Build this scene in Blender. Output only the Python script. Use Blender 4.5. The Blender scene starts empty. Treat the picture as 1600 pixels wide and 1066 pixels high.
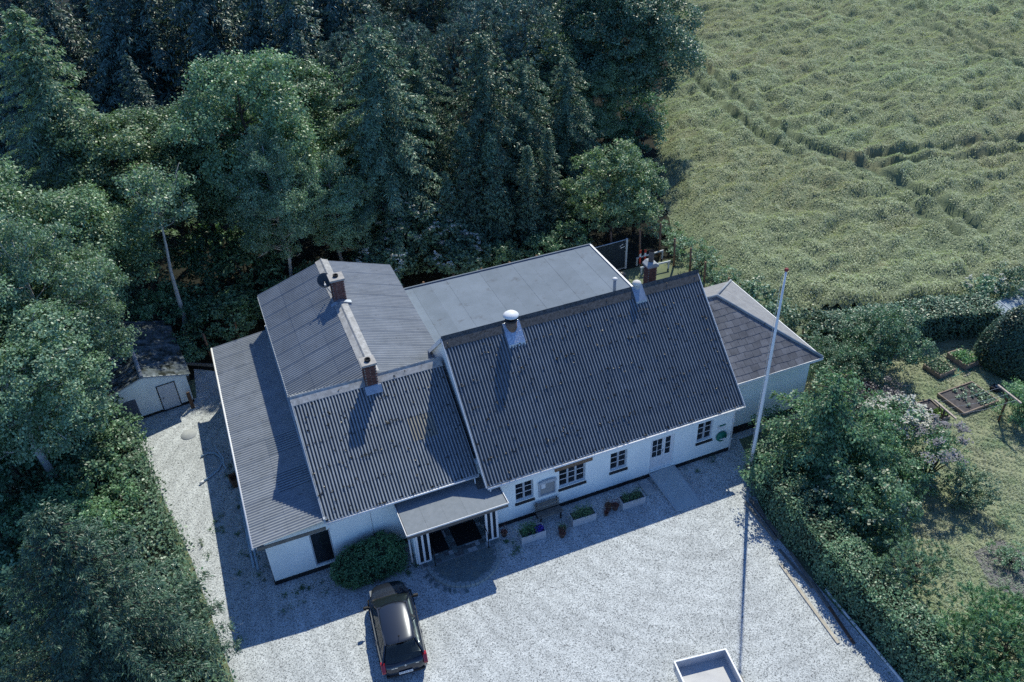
import bpy, bmesh, math, random
import numpy as np
from mathutils import Vector, Matrix

SC = bpy.context.scene
COL = SC.collection
R = math.radians

# ------------------------------------------------------------------ camera
cam_data = bpy.data.cameras.new("camera")
cam_data.sensor_width = 36.0
cam_data.lens = 1324.843 / 1600 * 36.0
cam_data.clip_start = 0.5
cam_data.clip_end = 5000
cam = bpy.data.objects.new("camera", cam_data)
COL.objects.link(cam)
_th, _ya, _ro = R(36.095), R(20.836), R(-2.45)
_fw = Vector((math.sin(_ya) * math.cos(_th), math.cos(_ya) * math.cos(_th), -math.sin(_th)))
_rt = Vector((math.cos(_ya), -math.sin(_ya), 0))
_up = _rt.cross(_fw)
_r2 = _rt * math.cos(_ro) + _up * math.sin(_ro)
_u2 = _up * math.cos(_ro) - _rt * math.sin(_ro)
_m = Matrix((_r2, _u2, -_fw)).transposed().to_4x4()
_m.translation = Vector((-7.598, -23.908, 28.435))
cam.matrix_world = _m
SC.camera = cam

# ------------------------------------------------------------------ sky, sun, exposure
SUN_EL, SUN_AZ = 47.8, 36.7          # azimuth clockwise from +Y
world = bpy.data.worlds.new("World")
SC.world = world
world.use_nodes = True
wn = world.node_tree.nodes
sky = wn.new("ShaderNodeTexSky")
sky.sky_type = 'NISHITA'
sky.sun_disc = False
sky.sun_elevation = R(SUN_EL)
sky.sun_rotation = R(SUN_AZ)
sky.altitude = 0
sky.air_density = 0.65
sky.dust_density = 0.0
sky.ozone_density = 10.0
bg = wn["Background"]
bg.inputs["Strength"].default_value = 0.15
world.node_tree.links.new(sky.outputs[0], bg.inputs["Color"])

sun_data = bpy.data.lights.new("sun", 'SUN')
sun_data.energy = 3.35
sun_data.angle = R(0.55)
sun_data.color = (1.0, 0.97, 0.82)
sun = bpy.data.objects.new("sun", sun_data)
COL.objects.link(sun)
_d = Vector((math.sin(R(SUN_AZ)) * math.cos(R(SUN_EL)), math.cos(R(SUN_AZ)) * math.cos(R(SUN_EL)), math.sin(R(SUN_EL))))
sun.rotation_euler = _d.to_track_quat('Z', 'Y').to_euler()
sun.location = (30, 40, 60)

SC.view_settings.view_transform = 'Standard'
SC.view_settings.look = 'None'
SC.view_settings.gamma = 1.0
SC.view_settings.exposure = 0.62
SC.view_settings.use_curve_mapping = False
SC.render.engine = 'CYCLES'
SC.cycles.use_denoising = False
SC.cycles.max_bounces = 6
SC.cycles.diffuse_bounces = 3
SC.cycles.transparent_max_bounces = 12
SC.cycles.use_adaptive_sampling = True
SC.cycles.adaptive_threshold = 0.01

# ------------------------------------------------------------------ materials
MATS = {}


def pmat(name, c1, c2=None, scale=1.0, lo=.35, hi=.65, rough=.8, spec=.3, metal=0., bump=0., bscale=40., bdist=.02,
         rnd=0., c3=None, s3=6., t3=(.62, .7), coat=0., detail=6.):
    """base colour c1 broken up with c2 by a world-space noise, spots of c3, per-object brightness spread rnd."""
    if name in MATS:
        return MATS[name]
    m = bpy.data.materials.new(name)
    m.use_nodes = True
    nt = m.node_tree
    N, L = nt.nodes, nt.links
    b = N["Principled BSDF"]
    b.inputs["Roughness"].default_value = rough
    b.inputs["Metallic"].default_value = metal
    b.inputs["Specular IOR Level"].default_value = spec
    b.inputs["Coat Weight"].default_value = coat
    col = N.new("ShaderNodeRGB")
    col.outputs[0].default_value = (*c1, 1)
    out = col.outputs[0]
    geo = N.new("ShaderNodeNewGeometry")

    def noise(sc, det=detail):
        n = N.new("ShaderNodeTexNoise")
        n.inputs["Scale"].default_value = sc
        n.inputs["Detail"].default_value = det
        n.inputs["Roughness"].default_value = .65
        L.new(geo.outputs["Position"], n.inputs["Vector"])
        return n.outputs["Fac"]

    def mixin(fac, a, cb):
        mx = N.new("ShaderNodeMix")
        mx.data_type = 'RGBA'
        L.new(fac, mx.inputs[0])
        L.new(a, mx.inputs[6])
        mx.inputs[7].default_value = (*cb, 1)
        return mx.outputs[2]

    def ramp(f, a, z):
        r = N.new("ShaderNodeMapRange")
        r.inputs[1].default_value = a
        r.inputs[2].default_value = z
        L.new(f, r.inputs[0])
        return r.outputs[0]
    if c2:
        out = mixin(ramp(noise(scale), lo, hi), out, c2)
    if c3:
        out = mixin(ramp(noise(s3, 8), *t3), out, c3)
    if rnd:
        oi = N.new("ShaderNodeObjectInfo")
        rr = N.new("ShaderNodeMapRange")
        rr.inputs[3].default_value = 1 - rnd
        rr.inputs[4].default_value = 1 + rnd
        L.new(oi.outputs["Random"], rr.inputs[0])
        hs = N.new("ShaderNodeVectorMath")
        hs.operation = 'SCALE'
        L.new(out, hs.inputs[0])
        L.new(rr.outputs[0], hs.inputs["Scale"])
        out = hs.outputs[0]
    L.new(out, b.inputs["Base Color"])
    if bump:
        bp = N.new("ShaderNodeBump")
        bp.inputs["Strength"].default_value = bump
        bp.inputs["Distance"].default_value = bdist
        L.new(noise(bscale), bp.inputs["Height"])
        L.new(bp.outputs[0], b.inputs["Normal"])
    MATS[name] = m
    return m


def leafmat(name, c, c2, trans=.3, rough=.42, spec=.4, var=.5, ns=.9):
    if name in MATS:
        return MATS[name]
    m = bpy.data.materials.new(name)
    m.use_nodes = True
    nt = m.node_tree
    N, L = nt.nodes, nt.links
    b = N["Principled BSDF"]
    b.inputs["Roughness"].default_value = rough
    b.inputs["Specular IOR Level"].default_value = spec
    geo = N.new("ShaderNodeNewGeometry")
    oi = N.new("ShaderNodeObjectInfo")
    n = N.new("ShaderNodeTexNoise")
    n.inputs["Scale"].default_value = ns
    n.inputs["Detail"].default_value = 3
    L.new(geo.outputs["Position"], n.inputs["Vector"])
    mr = N.new("ShaderNodeMapRange")
    mr.inputs[1].default_value = .35
    mr.inputs[2].default_value = .65
    L.new(n.outputs["Fac"], mr.inputs[0])
    mx = N.new("ShaderNodeMix")
    mx.data_type = 'RGBA'
    mx.inputs[6].default_value = (*c, 1)
    mx.inputs[7].default_value = (*c2, 1)
    L.new(mr.outputs[0], mx.inputs[0])
    a1 = N.new("ShaderNodeMapRange")
    a1.inputs[3].default_value = 1 - var
    a1.inputs[4].default_value = 1 + var
    L.new(geo.outputs["Random Per Island"], a1.inputs[0])
    a2 = N.new("ShaderNodeMapRange")
    a2.inputs[3].default_value = .82
    a2.inputs[4].default_value = 1.18
    L.new(oi.outputs["Random"], a2.inputs[0])
    mu = N.new("ShaderNodeMath")
    mu.operation = 'MULTIPLY'
    L.new(a1.outputs[0], mu.inputs[0])
    L.new(a2.outputs[0], mu.inputs[1])
    sc = N.new("ShaderNodeVectorMath")
    sc.operation = 'SCALE'
    L.new(mx.outputs[2], sc.inputs[0])
    L.new(mu.outputs[0], sc.inputs["Scale"])
    L.new(sc.outputs[0], b.inputs["Base Color"])
    tr = N.new("ShaderNodeBsdfTranslucent")
    ty = N.new("ShaderNodeVectorMath")
    ty.operation = 'MULTIPLY'
    ty.inputs[1].default_value = (1.1, 1.25, .7)
    L.new(sc.outputs[0], ty.inputs[0])
    L.new(ty.outputs[0], tr.inputs["Color"])
    ms = N.new("ShaderNodeMixShader")
    ms.inputs[0].default_value = trans
    L.new(b.outputs[0], ms.inputs[1])
    L.new(tr.outputs[0], ms.inputs[2])
    L.new(ms.outputs[0], N["Material Output"].inputs["Surface"])
    MATS[name] = m
    return m


def glassmat(name, c=(.02, .03, .04), rough=.06, spec=.6):
    m = pmat(name, c, rough=rough, spec=spec)
    return m


def gravelmat():
    m = bpy.data.materials.new("gravel")
    m.use_nodes = True
    N, L = m.node_tree.nodes, m.node_tree.links
    b = N["Principled BSDF"]
    b.inputs["Roughness"].default_value = .85
    b.inputs["Specular IOR Level"].default_value = .2
    geo = N.new("ShaderNodeNewGeometry")
    v = N.new("ShaderNodeTexVoronoi")
    v.inputs["Scale"].default_value = 31
    L.new(geo.outputs["Position"], v.inputs["Vector"])
    sx = N.new("ShaderNodeSeparateColor")
    L.new(v.outputs["Color"], sx.inputs[0])
    cr = N.new("ShaderNodeValToRGB")
    e = cr.color_ramp.elements
    e[0].position = 0.0
    e[0].color = (.12, .12, .13, 1)
    e[1].position = 1.0
    e[1].color = (.64, .67, .68, 1)
    for p, c in ((.1, (.2, .22, .225, 1)), (.28, (.39, .415, .425, 1)), (.7, (.51, .54, .55, 1))):
        k = cr.color_ramp.elements.new(p)
        k.color = c
    L.new(sx.outputs[0], cr.inputs[0])
    n = N.new("ShaderNodeTexNoise")
    n.inputs["Scale"].default_value = .55
    n.inputs["Detail"].default_value = 9
    n.inputs["Roughness"].default_value = .7
    L.new(geo.outputs["Position"], n.inputs["Vector"])
    mr = N.new("ShaderNodeMapRange")
    mr.inputs[1].default_value = .3
    mr.inputs[2].default_value = .62
    mr.inputs[3].default_value = .8
    mr.inputs[4].default_value = 1.06
    L.new(n.outputs["Fac"], mr.inputs[0])
    sc = N.new("ShaderNodeVectorMath")
    sc.operation = 'SCALE'
    L.new(cr.outputs[0], sc.inputs[0])
    L.new(mr.outputs[0], sc.inputs["Scale"])
    # faint curved wheel marks pressed into the stones
    wv = N.new("ShaderNodeTexWave")
    wv.wave_type = 'RINGS'
    wv.rings_direction = 'Z'
    wv.inputs["Scale"].default_value = .42
    wv.inputs["Distortion"].default_value = 6
    wv.inputs["Detail"].default_value = 3
    wv.inputs["Detail Scale"].default_value = .5
    mp = N.new("ShaderNodeMapping")
    mp.inputs["Location"].default_value = (-9, 1.5, 0)
    L.new(geo.outputs["Position"], mp.inputs[0])
    L.new(mp.outputs[0], wv.inputs["Vector"])
    mw_ = N.new("ShaderNodeMapRange")
    mw_.inputs[3].default_value = .91
    mw_.inputs[4].default_value = 1.02
    L.new(wv.outputs["Fac"], mw_.inputs[0])
    sc2 = N.new("ShaderNodeVectorMath")
    sc2.operation = 'SCALE'
    L.new(sc.outputs[0], sc2.inputs[0])
    L.new(mw_.outputs[0], sc2.inputs["Scale"])
    sc = sc2
    # thin earth showing between the stones in worn patches
    n2 = N.new("ShaderNodeTexNoise")
    n2.inputs["Scale"].default_value = 1.3
    n2.inputs["Detail"].default_value = 10
    n2.inputs["Roughness"].default_value = .8
    L.new(geo.outputs["Position"], n2.inputs["Vector"])
    m2 = N.new("ShaderNodeMapRange")
    m2.inputs[1].default_value = .6
    m2.inputs[2].default_value = .72
    m2.inputs[4].default_value = .7
    L.new(n2.outputs["Fac"], m2.inputs[0])
    mx = N.new("ShaderNodeMix")
    mx.data_type = 'RGBA'
    L.new(m2.outputs[0], mx.inputs[0])
    L.new(sc.outputs[0], mx.inputs[6])
    mx.inputs[7].default_value = (.2, .19, .185, 1)
    L.new(mx.outputs[2], b.inputs["Base Color"])
    bp = N.new("ShaderNodeBump")
    bp.inputs["Strength"].default_value = .35
    bp.inputs["Distance"].default_value = .02
    L.new(sx.outputs[1], bp.inputs["Height"])
    L.new(bp.outputs[0], b.inputs["Normal"])
    MATS["gravel"] = m
    return m


# ------------------------------------------------------------------ mesh building
class MB:
    def __init__(self):
        self.v, self.f, self.mi, self.sm = [], [], [], []

    def add(self, vs, fs, mi=0, smooth=False):
        k = len(self.v)
        self.v += [tuple(p) for p in vs]
        self.f += [tuple(k + i for i in f) for f in fs]
        self.mi += [mi] * len(fs)
        self.sm += [smooth] * len(fs)
        return self

    def box(self, x0, x1, y0, y1, z0, z1, mi=0, M=None):
        vs = [Vector((x, y, z)) for z in (z0, z1) for y in (y0, y1) for x in (x0, x1)]
        if M is not None:
            vs = [M @ p for p in vs]
        return self.add(vs, [(0, 2, 3, 1), (4, 5, 7, 6), (0, 1, 5, 4), (1, 3, 7, 5), (3, 2, 6, 7), (2, 0, 4, 6)], mi)

    def bar(self, a, b, w, h, mi=0, up=(0, 0, 1)):
        a, b = Vector(a), Vector(b)
        d = (b - a)
        ln = d.length
        d.normalize()
        u = Vector(up)
        if abs(d.dot(u)) > .98:
            u = Vector((0, 1, 0))
        s = d.cross(u).normalized()
        u = s.cross(d)
        M = Matrix((s, d, u)).transposed().to_4x4()
        M.translation = a
        return self.box(-w / 2, w / 2, 0, ln, -h / 2, h / 2, mi, M)

    def prism(self, poly, axis, a0, a1, mi=0):
        n = len(poly)

        def P(p, a):
            return (a, p[0], p[1]) if axis == 'x' else ((p[0], a, p[1]) if axis == 'y' else (p[0], p[1], a))
        vs = [P(p, a0) for p in poly] + [P(p, a1) for p in poly]
        fs = [tuple(range(n)), tuple(range(2 * n - 1, n - 1, -1))] + [(i, (i + 1) % n, n + (i + 1) % n, n + i) for i in range(n)]
        return self.add(vs, fs, mi)

    def tube(self, pts, rad, seg=8, mi=0, cap=True, smooth=True):
        pts = [Vector(p) for p in pts]
        if not hasattr(rad, '__len__'):
            rad = [rad] * len(pts)
        vs, fs = [], []
        ref = Vector((.31, .17, .94))
        for i, p in enumerate(pts):
            d = (pts[min(i + 1, len(pts) - 1)] - pts[max(i - 1, 0)]).normalized()
            if abs(d.dot(ref)) > .97:
                ref = Vector((1, .1, 0))
            s = d.cross(ref).normalized()
            t = d.cross(s)
            for k in range(seg):
                a = 2 * math.pi * k / seg
                vs.append(p + (s * math.cos(a) + t * math.sin(a)) * rad[i])
        for i in range(len(pts) - 1):
            for k in range(seg):
                fs.append((i * seg + k, i * seg + (k + 1) % seg, (i + 1) * seg + (k + 1) % seg, (i + 1) * seg + k))
        self.add(vs, fs, mi, smooth)
        if cap:
            k0 = len(self.v) - len(vs)
            self.f += [tuple(k0 + i for i in range(seg))[::-1], tuple(k0 + (len(pts) - 1) * seg + i for i in range(seg))]
            self.mi += [mi, mi]
            self.sm += [False, False]
        return self

    def lathe(self, prof, seg=16, mi=0, c=(0, 0, 0), smooth=True):
        vs, fs = [], []
        for r, z in prof:
            for k in range(seg):
                a = 2 * math.pi * k / seg
                vs.append((c[0] + r * math.cos(a), c[1] + r * math.sin(a), c[2] + z))
        for i in range(len(prof) - 1):
            for k in range(seg):
                fs.append((i * seg + k, i * seg + (k + 1) % seg, (i + 1) * seg + (k + 1) % seg, (i + 1) * seg + k))
        return self.add(vs, fs, mi, smooth)

    def mesh(self, name, mats):
        me = bpy.data.meshes.new(name)
        me.from_pydata(self.v, [], self.f)
        for m in (mats if isinstance(mats, (list, tuple)) else [mats]):
            me.materials.append(m)
        me.polygons.foreach_set("material_index", self.mi)
        me.polygons.foreach_set("use_smooth", self.sm)
        me.update()
        return me

    def build(self, name, mats, parent=None, fix=True, bevel=0.):
        me = self.mesh(name, mats)
        if fix:
            bm = bmesh.new()
            bm.from_mesh(me)
            bmesh.ops.recalc_face_normals(bm, faces=bm.faces)
            bm.to_mesh(me)
            bm.free()
        o = link(name, me, parent)
        if bevel:
            md = o.modifiers.new("bevel", 'BEVEL')
            md.width = bevel
            md.segments = 2
            md.limit_method = 'ANGLE'
        return o


def link(name, me, parent=None):
    o = bpy.data.objects.new(name, me)
    COL.objects.link(o)
    if parent is not None:
        o.parent = parent
    return o


def tag(o, label=None, cat=None, group=None, kind=None):
    if label:
        o["label"] = label
    if cat:
        o["category"] = cat
    if group:
        o["group"] = group
    if kind:
        o["kind"] = kind
    return o


def thing(name, label, cat, loc=(0, 0, 0), rz=0., group=None):
    o = bpy.data.objects.new(name, None)
    o.empty_display_size = .3
    COL.objects.link(o)
    o.location = loc
    o.rotation_euler = (0, 0, rz)
    return tag(o, label, cat, group)


def copy_tree(o, parent=None):
    c = o.copy()
    COL.objects.link(c)
    if parent is not None:
        c.parent = parent
    for ch in list(o.children):
        copy_tree(ch, c)
    return c


def quads_mesh(name, V, mat, mi=None):
    """V: (n,4,3) array of loose quads."""
    n = len(V)
    me = bpy.data.meshes.new(name)
    me.vertices.add(n * 4)
    me.vertices.foreach_set("co", np.ascontiguousarray(V, dtype=np.float32).ravel())
    me.loops.add(n * 4)
    me.loops.foreach_set("vertex_index", np.arange(n * 4, dtype=np.int32))
    me.polygons.add(n)
    me.polygons.foreach_set("loop_start", np.arange(0, n * 4, 4, dtype=np.int32))
    me.polygons.foreach_set("loop_total", np.full(n, 4, dtype=np.int32))
    for m in (mat if isinstance(mat, (list, tuple)) else [mat]):
        me.materials.append(m)
    if mi is not None:
        me.polygons.foreach_set("material_index", np.asarray(mi, dtype=np.int32))
    me.update(calc_edges=True)
    return me


# ------------------------------------------------------------------ palette
white = pmat("white_limewash", (.84, .89, .88), (.76, .815, .82), scale=1.1, rough=.9, bump=.12, bscale=5, bdist=.02,
             c3=(.46, .48, .5), s3=.9, t3=(.68, .85))
white_paint = pmat("white_paint", (.74, .75, .76), (.66, .67, .69), scale=5, rough=.5)
grey_paint = pmat("grey_blue_paint", (.42, .46, .5), (.36, .4, .45), scale=6, rough=.5)
tar = pmat("black_tar", (.012, .012, .014), (.03, .03, .03), scale=3, rough=.7)
fibre_dark = pmat("fibre_cement_dark", (.2, .232, .275), (.155, .182, .22), scale=1.3, rough=.85, bump=.0,
                  rnd=.05, c3=(.03, .03, .028), s3=7, t3=(.66, .74))
fibre_mid = pmat("fibre_cement_mid", (.29, .32, .355), (.225, .25, .28), scale=1.2, rough=.85, bump=.0,
                 rnd=.05, c3=(.04, .04, .04), s3=6, t3=(.66, .76))
fibre_light = pmat("fibre_cement_weathered", (.29, .31, .34), (.2, .22, .245), scale=1.6, rough=.85, bump=.0, rnd=.04, c3=(.05, .05, .05), s3=5, t3=(.6, .74))
fibre_yellow = pmat("yellowed_sheet", (.36, .335, .27), (.27, .25, .21), scale=3, rough=.6)
ridge_light = pmat("lichen_ridge", (.42, .42, .42), (.26, .26, .26), scale=5, rough=.9, c3=(.1, .1, .1), s3=12, t3=(.6, .7))
ridge_dark = pmat("mossy_ridge", (.05, .052, .055), (.11, .11, .115), scale=9, rough=.9, c3=(.018, .02, .018), s3=16, t3=(.55, .65))
felt = pmat("roofing_felt", (.165, .205, .26), (.135, .17, .215), scale=.8, rough=.85, bump=.2, bscale=90, bdist=.004, rnd=.06,
            c3=(.1, .115, .14), s3=1.4, t3=(.58, .72))
felt_light = pmat("canopy_felt", (.21, .235, .265), (.17, .195, .22), scale=3, rough=.85, bump=.2, bscale=90, bdist=.004, rnd=.03)
shingle = pmat("mossy_shingle", (.15, .155, .175), (.1, .104, .12), scale=2.2, rough=.9, rnd=.22, c3=(.3, .3, .29), s3=9, t3=(.68, .74))
shingle_grey = pmat("grey_shingle", (.27, .27, .275), (.2, .2, .21), scale=3, rough=.9, c3=(.12, .12, .12), s3=9, t3=(.6, .7), bump=.3, bscale=18)
valley_shade = pmat("painted_valley_shade", (.045, .056, .07), (.075, .088, .105), scale=3, rough=.95, rnd=.06)  # shade stripes of the corrugation, put into the colour
brick_m = pmat("red_brick", (.17, .075, .06), (.11, .055, .05), scale=9, rough=.9, rnd=.25, c3=(.32, .27, .25), s3=7, t3=(.66, .76))
mortar = pmat("mortar", (.33, .31, .29), (.25, .24, .23), scale=8, rough=.95)
lead = pmat("lead_flashing", (.42, .46, .52), (.3, .34, .4), scale=6, rough=.4, metal=.6)
steel = pmat("galvanised_steel", (.55, .57, .6), (.45, .47, .5), scale=8, rough=.4, metal=.7)
black_metal = pmat("black_metal", (.015, .015, .017), rough=.4)
dark_glass = pmat("window_glass", (.012, .016, .02), rough=.05, spec=.6)
wood_grey = pmat("weathered_wood", (.2, .19, .17), (.12, .115, .105), scale=6, rough=.85, rnd=.12)
wood_pale = pmat("pale_timber", (.46, .42, .35), (.34, .31, .26), scale=3, rough=.8, rnd=.08)
wood_brown = pmat("brown_wood", (.17, .1, .065), (.1, .06, .042), scale=5, rough=.75, rnd=.1)
concrete = pmat("concrete", (.38, .4, .41), (.3, .32, .33), scale=2.5, rough=.9, bump=.15, bscale=30, c3=(.18, .18, .18), s3=4, t3=(.62, .75))
paver_m = pmat("grey_paver", (.14, .18, .185), (.095, .125, .13), scale=5, rough=.85, rnd=.25)
gravel = gravelmat()
soil = pmat("dark_soil", (.1, .095, .1), (.06, .056, .06), scale=6, rough=1, bump=.6, bscale=20, bdist=.04)

# ------------------------------------------------------------------ ground
def sheet(name, poly, z, mat, kind='structure', thick=None):
    me = bpy.data.meshes.new(name)
    me.from_pydata([(x, y, z) for x, y in poly], [], [tuple(range(len(poly)))])
    me.materials.append(mat)
    return tag(link(name, me), kind=kind)


grass_m = pmat("rough_grass", (.17, .2, .115), (.11, .14, .08), scale=.6, rough=1, bump=.6, bscale=9, bdist=.08, c3=(.13, .125, .085), s3=1.2, t3=(.52, .72))
lawn_m = pmat("dry_lawn", (.22, .27, .15), (.29, .29, .19), scale=.22, lo=.38, hi=.62, rough=1, bump=.5, bscale=26, bdist=.03,
              c3=(.15, .2, .105), s3=.9, t3=(.5, .66), detail=10)
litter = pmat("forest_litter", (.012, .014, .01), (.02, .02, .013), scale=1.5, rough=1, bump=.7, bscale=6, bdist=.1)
sheet("ground", [(-1500, -1500), (1500, -1500), (1500, 1500), (-1500, 1500)], -.008, grass_m)
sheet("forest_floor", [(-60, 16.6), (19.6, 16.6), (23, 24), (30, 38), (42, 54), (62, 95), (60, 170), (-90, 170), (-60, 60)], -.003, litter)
gpoly = [(-14.9, 14.6), (-14.0, 11.5), (-13.2, 8.5), (-12.2, 3.8), (-11.6, -.5), (-11.1, -4), (-11.0, -18), (11.1, -18), (11.1, -9), (11.15, -5.5),
         (11.6, -3.4), (12.6, -1.6), (13.2, .4), (17.5, .5), (17.6, 8.3), (12.3, 8.9), (12.3, 14.8), (-.5, 15.0), (-9.3, 16.6), (-10.8, 17.6), (-10.9, 14.9)]
sheet("gravel_yard", gpoly, .0, gravel)
sheet("lawn", [(12.6, -24), (60, -24), (60, 0), (36, 3.4), (34, 4), (20.4, 4.6), (18.2, 2.2), (17.0, -2), (13.2, -3.2), (12.2, -5.5), (12.1, -9)], .0, lawn_m)

# ------------------------------------------------------------------ farmhouse
house = thing("village_hall", "white limewashed village hall with grey corrugated roofs, porch and brick chimneys beside the gravel yard", "building")


def wall_open(mb, x0, x1, z0, z1, y0, y1, ops, mi=0):
    xs = sorted({x0, x1, *[o[0] for o in ops], *[o[1] for o in ops]})
    zs = sorted({z0, z1, *[o[2] for o in ops], *[o[3] for o in ops]})
    for i in range(len(xs) - 1):
        for j in range(len(zs) - 1):
            cx, cz = (xs[i] + xs[i + 1]) / 2, (zs[j] + zs[j + 1]) / 2
            if any(o[0] < cx < o[1] and o[2] < cz < o[3] for o in ops):
                continue
            mb.box(xs[i], xs[i + 1], y0, y1, zs[j], zs[j + 1], mi)


WIN = [(1.36, 2.2, 1.16, 2.24, 2), (3.42, 4.7, 1.16, 2.24, 3), (5.93, 6.77, 1.16, 2.24, 2), (10.41, 11.23, 1.2, 2.33, 2)]
DOOR = (7.97, 9.2, .3, 2.26)
# main wing walls
mb = MB()
wall_open(mb, .12, 12.36, .2, 3.2, 0, .32, [w[:4] for w in WIN] + [DOOR])
mb.box(.12, 12.36, 8.48, 8.8, .2, 3.2)
for x0, x1 in ((.12, .42), (12.06, 12.36)):
    mb.prism([(.325, .2), (8.475, .2), (8.475, 3.52), (4.4, 7.38), (.325, 3.52)], 'x', x0, x1)
mb.build("wall", white, house)
MB().box(.08, 12.4, -.03, 8.83, 0, .2).build("plinth", tar, house)
MB().box(.45, 12.05, .34, 8.4, .1, .3).build("inner_floor", tar, house)


# windows
def window(parent, x0, x1, z0, z1, nl, y=0., rows=3, fm=None, sill=True, dep=.1, label=None):
    fm = fm or grey_paint
    m = MB()
    f = .055
    yy0, yy1 = y + dep, y + dep + .06
    m.box(x0, x1, yy0, yy1, z0, z0 + f).box(x0, x1, yy0, yy1, z1 - f, z1)
    m.box(x0, x0 + f, yy0, yy1, z0 + f, z1 - f).box(x1 - f, x1, yy0, yy1, z0 + f, z1 - f)
    lw = (x1 - x0 - 2 * f) / nl
    for k in range(1, nl):
        m.box(x0 + f + k * lw - .045, x0 + f + k * lw + .045, yy0 - .008, yy1, z0 + f, z1 - f)
    o = m.build("window", fm, parent)
    if label:
        tag(o, label)
    for k in range(nl):
        a, c = x0 + f + k * lw + (.045 if k else 0), x0 + f + (k + 1) * lw - (.045 if k < nl - 1 else 0)
        for r in range(1, rows):
            zz = z0 + f + (z1 - z0 - 2 * f) * r / rows
            MB().box(a, c, yy0 + .012, yy1 - .012, zz - .014, zz + .014).build("glazing_bar", white_paint, o)
        hh = (z1 - z0 - 2 * f) / rows
        for r in range(rows):
            p = MB()
            p.add([(a, yy0 + .03, z0 + f + r * hh), (c, yy0 + .03, z0 + f + r * hh), (c, yy0 + .03, z0 + f + (r + 1) * hh), (a, yy0 + .03, z0 + f + (r + 1) * hh)], [(0, 1, 2, 3)])
            p.build("pane", dark_glass, o, fix=False)
    if sill:
        s = MB()
        s.prism([(y - .06, z0 - .16), (y + .002, z0 - .16), (y + .12, z0 - .03), (y + .12, z0), (y + .0, z0 - .035), (y - .06, z0 - .13)], 'x', x0 - .04, x1 + .04)
        s.build("sill", tar, o)
    return o


for k, (x0, x1, z0, z1, n) in enumerate(WIN):
    window(house, x0, x1, z0, z1, n)
# pots standing inside on the sills
flower_pot_m = pmat("pale_pot", (.45, .42, .36), rough=.6)
# yard door
dm = MB()
dx0, dx1, dz0, dz1 = DOOR
dy = .08
dm.box(dx0, dx0 + .06, dy, dy + .07, dz0, dz1).box(dx1 - .06, dx1, dy, dy + .07, dz0, dz1).box(dx0 + .06, dx1 - .06, dy, dy + .07, dz1 - .06, dz1)
leaves_ = [(dx0 + .06, 8.7), (8.7, dx1 - .06)]
for a, b_ in leaves_:
    dm.box(a + .005, b_ - .005, dy + .02, dy + .06, dz0, dz0 + .75)
    for s in (a + .005, b_ - .085):
        dm.box(s, s + .08, dy + .012, dy + .068, dz0 + .75, dz1 - .07)
    dm.box(a + .085, b_ - .085, dy + .012, dy + .068, dz1 - .17, dz1 - .07)
    for q in (.3, .55, .8):
        xx = a + (b_ - a) * q
        dm.box(xx - .008, xx + .008, dy + .008, dy + .02, dz0 + .04, dz0 + .72)
door = dm.build("door", white_paint, house)
for a, b_, nc in ((leaves_[0][0] + .085, leaves_[0][1] - .085, 2), (leaves_[1][0] + .085, leaves_[1][1] - .085, 1)):
    for r in range(3):
        for c in range(nc):
            wq, hq = (b_ - a) / nc, (dz1 - .17 - dz0 - .75) / 3
            xx, zz = a + c * wq, dz0 + .75 + r * hq
            MB().box(xx + .012, xx + wq - .012, dy + .03, dy + .04, zz + .012, zz + hq - .012).build("pane", dark_glass, door)
    for r in range(1, 3):
        zz = dz0 + .75 + r * (dz1 - .17 - dz0 - .75) / 3
        MB().box(a, b_, dy + .02, dy + .06, zz - .012, zz + .012).build("glazing_bar", white_paint, door)
    if nc == 2:
        MB().box((a + b_) / 2 - .012, (a + b_) / 2 + .012, dy + .018, dy + .062, dz0 + .75, dz1 - .17).build("glazing_bar", white_paint, door)
MB().tube([(8.66, dy - .03, 1.33), (8.56, dy - .03, 1.33)], .012).box(8.645, 8.68, dy - .03, dy + .02, 1.25, 1.42).build("handle", steel, door)

# middle wing + lean-to walls (one front wall plane at y = .87)
mb = MB()
LW = (-7.31, -6.47, .28, 2.2)
wall_open(mb, -9.05, -6.46, .2, 2.8, .87, 1.17, [LW])
wall_open(mb, -6.46, .1, .2, 3.3, .87, 1.17, [(-2.75, -.3, .2, 2.4)])
mb.prism([(1.18, 2.8), (1.18, 3.5), (4.9, 5.97), (8.6, 3.5), (8.6, 2.8)], 'x', -6.49, -6.2)
mb.prism([(.885, 2.8), (.885, 3.05), (-9.0, 2.8)] if False else [(-9.05, 2.8), (-6.5, 2.8), (-6.5, 3.0)], 'y', .88, 1.16)
mb.box(-9.05, -8.75, 1.18, 14.6, .2, 2.78)
mb.box(-8.75, -6.3, 14.3, 14.6, .2, 2.78)
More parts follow.
